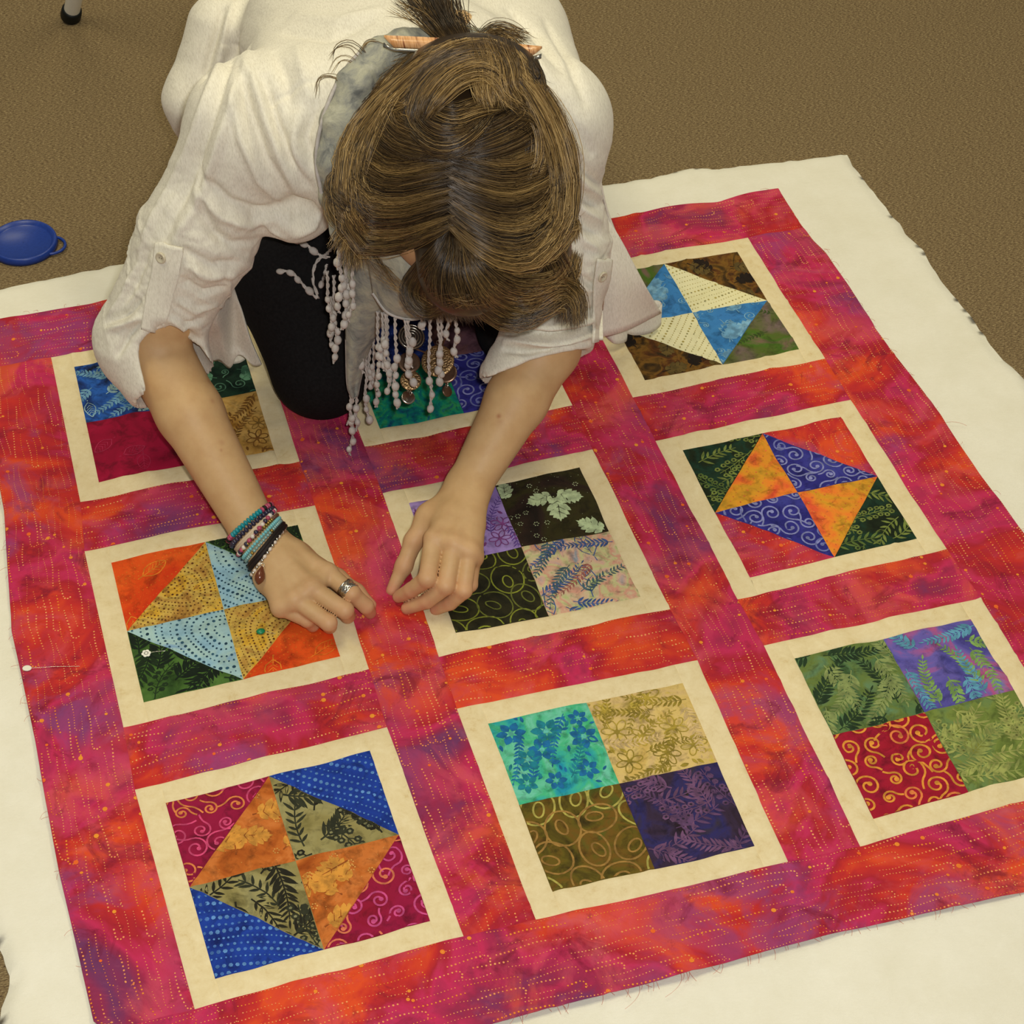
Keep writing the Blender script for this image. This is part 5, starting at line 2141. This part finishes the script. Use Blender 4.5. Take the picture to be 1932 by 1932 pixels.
def lock(pts, n, spread, off=0.004, tone=0.45, var=0.22, rad=0.00050, fray=0.0, lift=0.006, free=False, conv=0.55):
    """n strands along a guide; spread in pixels at start, middle and end"""
    P = crom(np.array([(q[0], q[1], (q[2] if len(q) > 2 else 0.0)) for q in pts], float), PRIM)
    s_ = np.linspace(0, 1, PRIM)
    T = np.gradient(P[:, :2], axis=0)
    T /= np.linalg.norm(T, axis=1)[:, None] + 1e-9
    Nn = np.stack([-T[:, 1], T[:, 0]], -1)
    sp = np.interp(s_, [0, 0.5, 1], spread)
    n = int(n * 1.9)
    cl = hr.uniform(-1, 1, 9)
    for _ in range(n):
        u = hr.uniform(-1, 1)
        if hr.rand() < 0.6:
            u = 0.55 * u + 0.45 * cl[hr.randint(9)]
        u *= 1.15
        ph = hr.uniform(0, 6.28)
        w = u * sp + 4.0 * np.sin(s_ * hr.uniform(2, 5) + ph) * (0.25 + s_) + hr.normal(0, 5) * np.sin(math.pi * s_) + fray * hr.normal() * s_ ** 2 * 14
        sl = hr.normal(0, 0.16)
        X = P[:, 0] + Nn[:, 0] * w + sl * 40 * T[:, 0]
        Y = P[:, 1] + Nn[:, 1] * w + sl * 40 * T[:, 1]
        D = depth_at(X, Y) - off - P[:, 2] - abs(hr.normal(0, lift)) * np.sin(math.pi * np.clip(s_, 0, 1)) - 0.003 * (1 - u * u)
        strand(X, Y, D, rad * 0.66 * hr.uniform(0.7, 1.25), float(np.clip(tone + hr.normal(0, var), 0, 1)))


# hair swept from the parting to the left and back up to the twist
for i in range(9):
    y = 292 + i * 17
    b_ = i / 8.0
    lock([(848, y), (800, y + 6 + 14 * b_), (735, y + 12 + 26 * b_), (690 - 22 * b_, y - 20 + 40 * b_), (682 - 30 * b_, 250 + 70 * b_), (716 - 30 * b_, 190 + 40 * b_), (762, 150), (812, 110)],
         110, (5, 17, 12), 0.004 + 0.002 * i, (0.26, 0.62, 0.42)[i % 3], 0.2)
# and to the right
for i in range(10):
    y = 290 + i * 16
    b_ = i / 9.0
    lock([(856, y), (905, y + 14 + 26 * b_), (965, y + 22 + 42 * b_), (1025, y + 4 + 40 * b_), (1056 + 12 * b_, 285 + 100 * b_), (1040 + 8 * b_, 220 + 40 * b_), (1000, 165), (945, 110)],
         110, (5, 18, 12), 0.004 + 0.002 * i, (0.60, 0.28, 0.45)[i % 3], 0.22)
# outer rolls along both sides
lock([(700, 420), (668, 350), (684, 270), (722, 200), (776, 140)], 150, (16, 20, 14), 0.012, 0.62)
lock([(672, 330), (686, 280), (706, 220), (738, 165), (786, 115)], 100, (14, 14, 14), 0.012, 0.70)
lock([(1070, 440), (1074, 360), (1060, 270), (1022, 190), (975, 130)], 190, (10, 18, 16), 0.012, 0.66)
lock([(1064, 330), (1054, 260), (1022, 200), (985, 150), (935, 100)], 100, (10, 14, 14), 0.014, 0.72)
# loops bulging out low on the left
lock([(800, 400), (730, 400), (668, 385), (636, 360), (640, 335), (672, 322)], 150, (14, 20, 8), 0.012, 0.40)
lock([(810, 420), (740, 430), (676, 425), (640, 400), (634, 370), (650, 345)], 150, (12, 20, 10), 0.010, 0.42)
lock([(830, 432), (760, 446), (700, 452), (672, 470), (668, 500)], 150, (10, 20, 14), 0.008, 0.5, 0.22, 0.0005, 0.5)
lock([(820, 428), (752, 436), (690, 440), (656, 446), (642, 470)], 110, (10, 18, 14), 0.010, 0.45, 0.22, 0.0005, 0.5)
# fringe falling over the face
for i in range(7):
    x = 800 + i * 26
    lock([(846 + i * 3, 424), (838 + i * 9, 465), (812 + i * 18, 515), (806 + i * 24, 560), (818 + i * 26, 596)], 130, (8, 18, 18), 0.006, 0.12 + 0.03 * i, 0.14, 0.0005, 0.3)
lock([(846, 436), (820, 480), (790, 520), (776, 556), (800, 586), (830, 580)], 110, (8, 14, 8), 0.010, 0.22, 0.14)
# long sweep on the right that flicks out at the ends
lock([(866, 430), (910, 500), (970, 545), (1030, 545), (1068, 520), (1082, 480)], 170, (8, 24, 16), 0.012, 0.45)
lock([(864, 438), (900, 520), (950, 570), (1010, 575), (1060, 548), (1086, 566), (1092, 604)], 190, (8, 24, 10), 0.014, 0.52, 0.22, 0.0005, 0.3)
lock([(862, 442), (890, 535), (930, 590), (985, 600), (1040, 570), (1076, 572), (1084, 612)], 150, (8, 20, 9), 0.012, 0.40, 0.2, 0.0005, 0.4)
lock([(880, 420), (950, 470), (1020, 480), (1062, 440), (1078, 420), (1086, 445)], 130, (8, 18, 8), 0.016, 0.6)
lock([(990, 420), (1040, 470), (1066, 520), (1072, 560), (1062, 600)], 140, (22, 20, 14), 0.006, 0.25)
lock([(920, 540), (960, 590), (1000, 598), (1030, 580)], 90, (16, 16, 10), 0.004, 0.2)
# crown hair drawn back from the parting under the knot
for i in range(6):
    b_ = i / 5.0
    lock([(850, 300 - 4 * i), (800, 296 - 8 * i), (745, 280 - 10 * i), (708 + 6 * i, 240 - 8 * i), (720 + 10 * i, 190), (770, 140)], 120, (10, 18, 14), 0.003 + 0.001 * i, 0.26 + 0.08 * (i % 3), 0.16)
    lock([(856, 300 - 4 * i), (910, 290 - 6 * i), (965, 272 - 8 * i), (1010 - 4 * i, 240 - 6 * i), (1010 - 8 * i, 190), (960, 140)], 120, (10, 18, 14), 0.003 + 0.001 * i, 0.22 + 0.08 * (i % 3), 0.16)
# knot over the crown
lock([(760, 190), (775, 235), (815, 268), (860, 268), (900, 240), (925, 210)], 170, (12, 18, 12), 0.012, 0.28)
lock([(782, 190), (800, 225), (835, 245), (875, 240), (905, 215)], 140, (10, 16, 12), 0.016, 0.24)
lock([(800, 180), (822, 205), (860, 215), (905, 200), (950, 195)], 120, (10, 14, 12), 0.016, 0.35)
lock([(880, 262), (930, 240), (985, 225), (1015, 250), (1010, 300)], 170, (10, 20, 16), 0.008, 0.22, 0.14)
lock([(960, 200), (1000, 215), (1022, 250), (1022, 300), (1000, 350)], 110, (10, 12, 12), 0.012, 0.6)
# rolled twist behind it
for i in range(7):
    b_ = i / 6.0
    lock([(752 + 10 * i, 222 - 8 * b_), (770 + 10 * i, 160 + 26 * b_), (830 + 6 * i, 100 + 50 * b_), (910, 78 + 60 * b_), (975 - 6 * i, 110 + 50 * b_), (1012 - 10 * i, 178 + 14 * b_)],
         100, (10, 13, 10), 0.010 + 0.003 * i, (0.62, 0.34)[i % 2])
lock([(905, 82), (915, 120), (918, 160), (925, 195)], 90, (26, 30, 20), 0.026, 0.62)
lock([(940, 86), (955, 125), (962, 165), (985, 195)], 90, (24, 26, 18), 0.024, 0.55)
lock([(700, 215), (735, 170), (790, 120), (850, 85)], 130, (20, 18, 12), 0.012, 0.42)
lock([(1000, 120), (1008, 150), (1015, 190), (1035, 225)], 90, (14, 14, 12), 0.010, 0.25)
# tail of the twist fanning out at the top
lock([(868, 96), (848, 66), (826, 30), (800, -12), (780, -40)], 170, (14, 20, 34), 0.006, 0.12, 0.12, 0.0005, 0.8)
lock([(880, 90), (866, 60), (846, 24), (830, -20)], 110, (12, 18, 30), 0.006, 0.14, 0.12, 0.0005, 0.9)
lock([(840, 80), (815, 50), (790, 20), (760, -10)], 40, (10, 14, 26), 0.010, 0.35, 0.2, 0.0004, 1.0)
lock([(900, 90), (930, 62), (960, 66), (985, 84)], 70, (12, 14, 14), 0.004, 0.35, 0.2, 0.00045, 1.0)
# loose wisps
for q in ([(705, 170), (690, 110), (660, 84), (634, 92), (622, 118)], [(690, 200), (684, 140), (664, 112), (640, 112), (624, 140)], [(676, 240), (660, 190), (636, 150), (606, 148), (598, 178)],
          [(740, 90), (706, 78), (690, 84), (684, 104)], [(800, 30), (770, 6), (740, -10)], [(660, 350), (640, 320), (638, 300), (655, 300)], [(905, 60), (880, 40), (868, 28), (890, 26)]):
    lock(q, 3, (2, 4, 3), 0.012, 0.4, 0.2, 0.0005, 0.05)
for _ in range(170):
    a = hr.uniform(0, 6.28)
    x, y = 860 + 205 * math.cos(a), 330 + 225 * math.sin(a)
    if y > 500 and x < 800:
        continue
    b_ = a + hr.choice([-1, 1]) * hr.uniform(0.3, 0.6)
    lock([(x, y), (860 + 218 * math.cos((a + b_) / 2), 330 + 240 * math.sin((a + b_) / 2)), (860 + hr.uniform(214, 236) * math.cos(b_), 330 + hr.uniform(235, 262) * math.sin(b_))],
         2, (3, 4, 8), 0.006, 0.5, 0.2, 0.0003, 0.6)
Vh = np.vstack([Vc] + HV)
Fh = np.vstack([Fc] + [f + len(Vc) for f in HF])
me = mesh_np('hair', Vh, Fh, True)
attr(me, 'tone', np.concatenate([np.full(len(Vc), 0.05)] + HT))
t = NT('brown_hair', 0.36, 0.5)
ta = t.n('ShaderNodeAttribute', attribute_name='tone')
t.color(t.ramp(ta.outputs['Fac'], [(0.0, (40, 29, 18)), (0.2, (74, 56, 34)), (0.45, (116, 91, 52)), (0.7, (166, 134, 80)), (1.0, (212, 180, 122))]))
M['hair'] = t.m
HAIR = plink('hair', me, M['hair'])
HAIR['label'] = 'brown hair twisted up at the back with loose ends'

# hair stick through the twist: tan horn face with a silver underside
t = NT('tortoise_horn', 0.25, 0.5)
t.color(t.ramp(t.noise(t.coords((90, 8, 8), False), 3.0, 3), [(0.4, (196, 140, 88)), (0.5, (224, 172, 120)), (0.64, (130, 70, 34))]))
M['horn'] = t.m
pa, pb = ap(724, 79, 0.03), ap(1022, 100, 0.03)
L_ = np.linalg.norm(pb - pa)
d_ = (pb - pa) / L_
nn = np.cross(d_, BK)
nn /= np.linalg.norm(nn)
if nn @ UP < 0:
    nn = -nn
b = Bag()
for k, (o_, h0, h1, tt) in enumerate((((0), 0.0065, -0.0050, 0.003), (0.0, -0.0050, -0.0095, 0.0022))):
    rows = []
    for s_ in np.linspace(0, 1, 30):
        cut = min(s_, 1 - s_) * L_
        bow = 0.012 * math.sin(math.pi * s_)
        e0 = min(1.0, 0.15 + cut / 0.012)
        c_ = pa + d_ * L_ * s_ + BK * (bow * 0.5)
        rows.append([c_ + nn * (h0 if k == 0 else h0 * e0) , c_ + nn * (h0 + (h1 - h0) * e0)])
    P = np.array(rows)
    th = BK * tt * 0.5
    A, Bq = P + th, P - th
    n_ = len(P)
    Vv = np.concatenate([A[:, 0], A[:, 1], Bq[:, 1], Bq[:, 0]])
    Fv = []
    for i in range(n_ - 1):
        for r_ in range(4):
            r2 = (r_ + 1) % 4
            Fv.append((r_ * n_ + i, r_ * n_ + i + 1, r2 * n_ + i + 1, r2 * n_ + i))
    Fv.append((0, n_, 2 * n_, 3 * n_))
    Fv.append((4 * n_ - 1, 3 * n_ - 1, 2 * n_ - 1, n_ - 1))
    b.add(Vv, Fv, k)
o = plink('hair_stick', b.mesh('hair_stick', False), [M['horn'], M['silver']])
o['label'] = 'tan and silver hair stick'
b = Bag()
pts = [ap(980 + i * 4, 172 - i * 2.9 + (3 if i % 2 else -3), 0.075) for i in range(11)]
b.tube(np.array(pts), 0.0011, 5)
o = plink('hairpin', b.mesh('hairpin'), plain((40, 36, 34), None, 60, 0.35, 0.6))

# ------------------------------------------------------------------ things on the floor
# blue plastic lid with a pull tab
lc = at(44, 457, 0.006)
LID = empty('plastic_lid', (float(lc[0]), float(lc[1]), 0.0))
tag(LID, 'round blue plastic lid with a pull tab lying on the carpet', 'lid')
t = NT('blue_plastic', 0.35, 0.45)
t.color(t.ramp(t.noise(t.coords(), 300, 2), [(0.3, (22, 52, 132)), (0.7, (28, 60, 146))]))
M['blue'] = t.m
R_ = 62 * (2.69) / FPX
b = Bag()
b.plate((0, 0, 0.001), (0, 0, 1), R_, 0.01, 0, 56, [(0.01, 0.0045), (0.80, 0.0045), (0.84, 0.0060), (0.90, 0.0095), (0.955, 0.0100), (0.985, 0.0085), (1.0, 0.004), (1.0, 0.0), (0.96, 0.0),
                                                   (0.95, 0.002), (0.01, 0.002)])
link('lid_disc', b.mesh('lid_disc'), M['blue'], LID)
td = at(104, 462, 0.006) - lc
ta_ = math.atan2(td[1], td[0])
b = Bag()
an = np.linspace(-1.0, 1.0, 19)
tp = []
for q in an:
    r = R_ * (0.985 + 0.26 * max(0.0, math.cos(q * math.pi / 2)) ** 0.8)
    tp.append((r * math.cos(ta_ + q * 0.42), r * math.sin(ta_ + q * 0.42), 0.0045))
b.tube(np.array(tp), 0.0022, 6)
link('pull_tab', b.mesh('pull_tab'), M['blue'], LID)

# foot of a folding table at the far left
f0 = at(134, 33, 0.0)
LEG = empty('table_leg', (float(f0[0]), float(f0[1]), 0.0))
tag(LEG, 'white round metal table leg with a black rubber foot', 'table leg')
ld = at(148, -40, 0.098) - at(134, 26, 0.016)
ld = ld / np.linalg.norm(ld)
org = at(134, 27, 0.012) - np.array([f0[0], f0[1], 0])
b = Bag()
b.tube(np.array([org + ld * s_ for s_ in np.linspace(0.008, 0.62, 20)]), 0.0125, 20)
link('pole', b.mesh('pole'), plain((226, 222, 208), None, 60, 0.35, 0, 0.5), LEG)
b = Bag()
prof = [(-0.008, 0.004), (-0.008, 0.0145), (-0.005, 0.0160), (0.0, 0.0162), (0.008, 0.0158), (0.013, 0.0152), (0.015, 0.0130), (0.015, 0.011)]
b.tube(np.array([org + ld * s_ for s_, _ in prof]), [r for _, r in prof], 22)
link('rubber_foot', b.mesh('rubber_foot'), plain((20, 22, 20), None, 60, 0.5), LEG)


# pins
def pin(name, x, y, z, to, label, colr, kind):
    c_ = at(x, y, z)
    e_ = at(*to)
    root = empty(name, tuple(c_))
    tag(root, label, 'pin', 'dressmaking pins in the quilt')
    b = Bag()
    if kind == 'flower':
        b.plate((0, 0, 0), (0, 0, 1), 0.0030, 0.0008, 0, 12)
        for j in range(6):
            q = j * math.pi / 3
            b.plate((0.0032 * math.cos(q), 0.0032 * math.sin(q), 0), (0, 0, 1), 0.0022, 0.0008, 0, 10)
    elif kind == 'flat':
        b.plate((0, 0, 0), (0.1, -0.1, 1), 0.0050, 0.0009, 0, 20, None, 0.75, (1, -0.1, 0))
    else:
        b.ball((0, 0, 0.0008), (0.0050, 0.0042, 0.0022), 0, None, 12, 6)
    link('pin_head', b.mesh('pin_head'), plain(colr, None, 60, 0.4, 0, 0.5), root)
    b = Bag()
    b.tube(np.array([np.zeros(3), 0.5 * (e_ - c_) + [0, 0, 0.0012], e_ - c_]), 0.00024, 5)
    link('pin_shaft', b.mesh('pin_shaft'), M['silver'], root)


def qz(x, y, dz):
    p = at(x, y, zoff)
    return float(quilt_z(p[0], p[1])) + dz


pin('flower_pin', 276, 1233, qz(276, 1233, 0.0012), (312, 1228, qz(312, 1228, 0.001)), 'white flower-headed pin in the green patch', (238, 236, 224), 'flower')
pin('flat_pin', 51, 1261, qz(51, 1261, 0.0012), (150, 1257, qz(150, 1257, 0.0012)), 'white flat-headed pin in the left red border', (226, 222, 206), 'flat')
pin('round_pin', 492, 1192, qz(492, 1192, 0.0008), (520, 1196, qz(520, 1196, 0.001)), 'green flat-headed pin in the tan dotted patch', (16, 130, 86), 'ball')

# frayed threads along the raw edges of the quilt
rf = random.Random(12)
b = Bag()
for edge_, nth in ((TOP_OUT, 26), (BOT_OUT, 90), (LEFT_OUT, 34), (RIGHT_OUT, 34)):
    E_ = resample(edge_, np.linspace(0, 1, 400))
    cen = np.array([0.0, 0.0])
    for _ in range(nth):
        i = rf.randrange(2, 397)
        p = E_[i]
        tg = E_[i + 2] - E_[i - 2]
        tg = tg / (np.hypot(*tg) + 1e-9)
        no = np.array([-tg[1], tg[0]])
        if no @ (p - cen) < 0:
            no = -no
        l_ = rf.uniform(0.004, 0.012) if rf.random() < 0.94 else rf.uniform(0.02, 0.032)
        k = rf.uniform(-0.9, 0.9)
        P = []
        for s_ in np.linspace(0, 1, 7):
            q = p - no * 0.001 + no * l_ * s_ * (1 - 0.35 * s_ * abs(k)) + tg * l_ * k * s_ * s_
            P.append((q[0], q[1], 0.0125 - 0.003 * s_ + 0.0015 * math.sin(3 * s_)))
        b.tube(np.array(P), 0.00015, 4)
me = b.mesh('loose_threads')
me.transform(Matrix.Translation(-Vector(QUILT.location)))
o = link('loose_threads', me, plain((210, 110, 92)), QUILT)
o['kind'] = 'stuff'
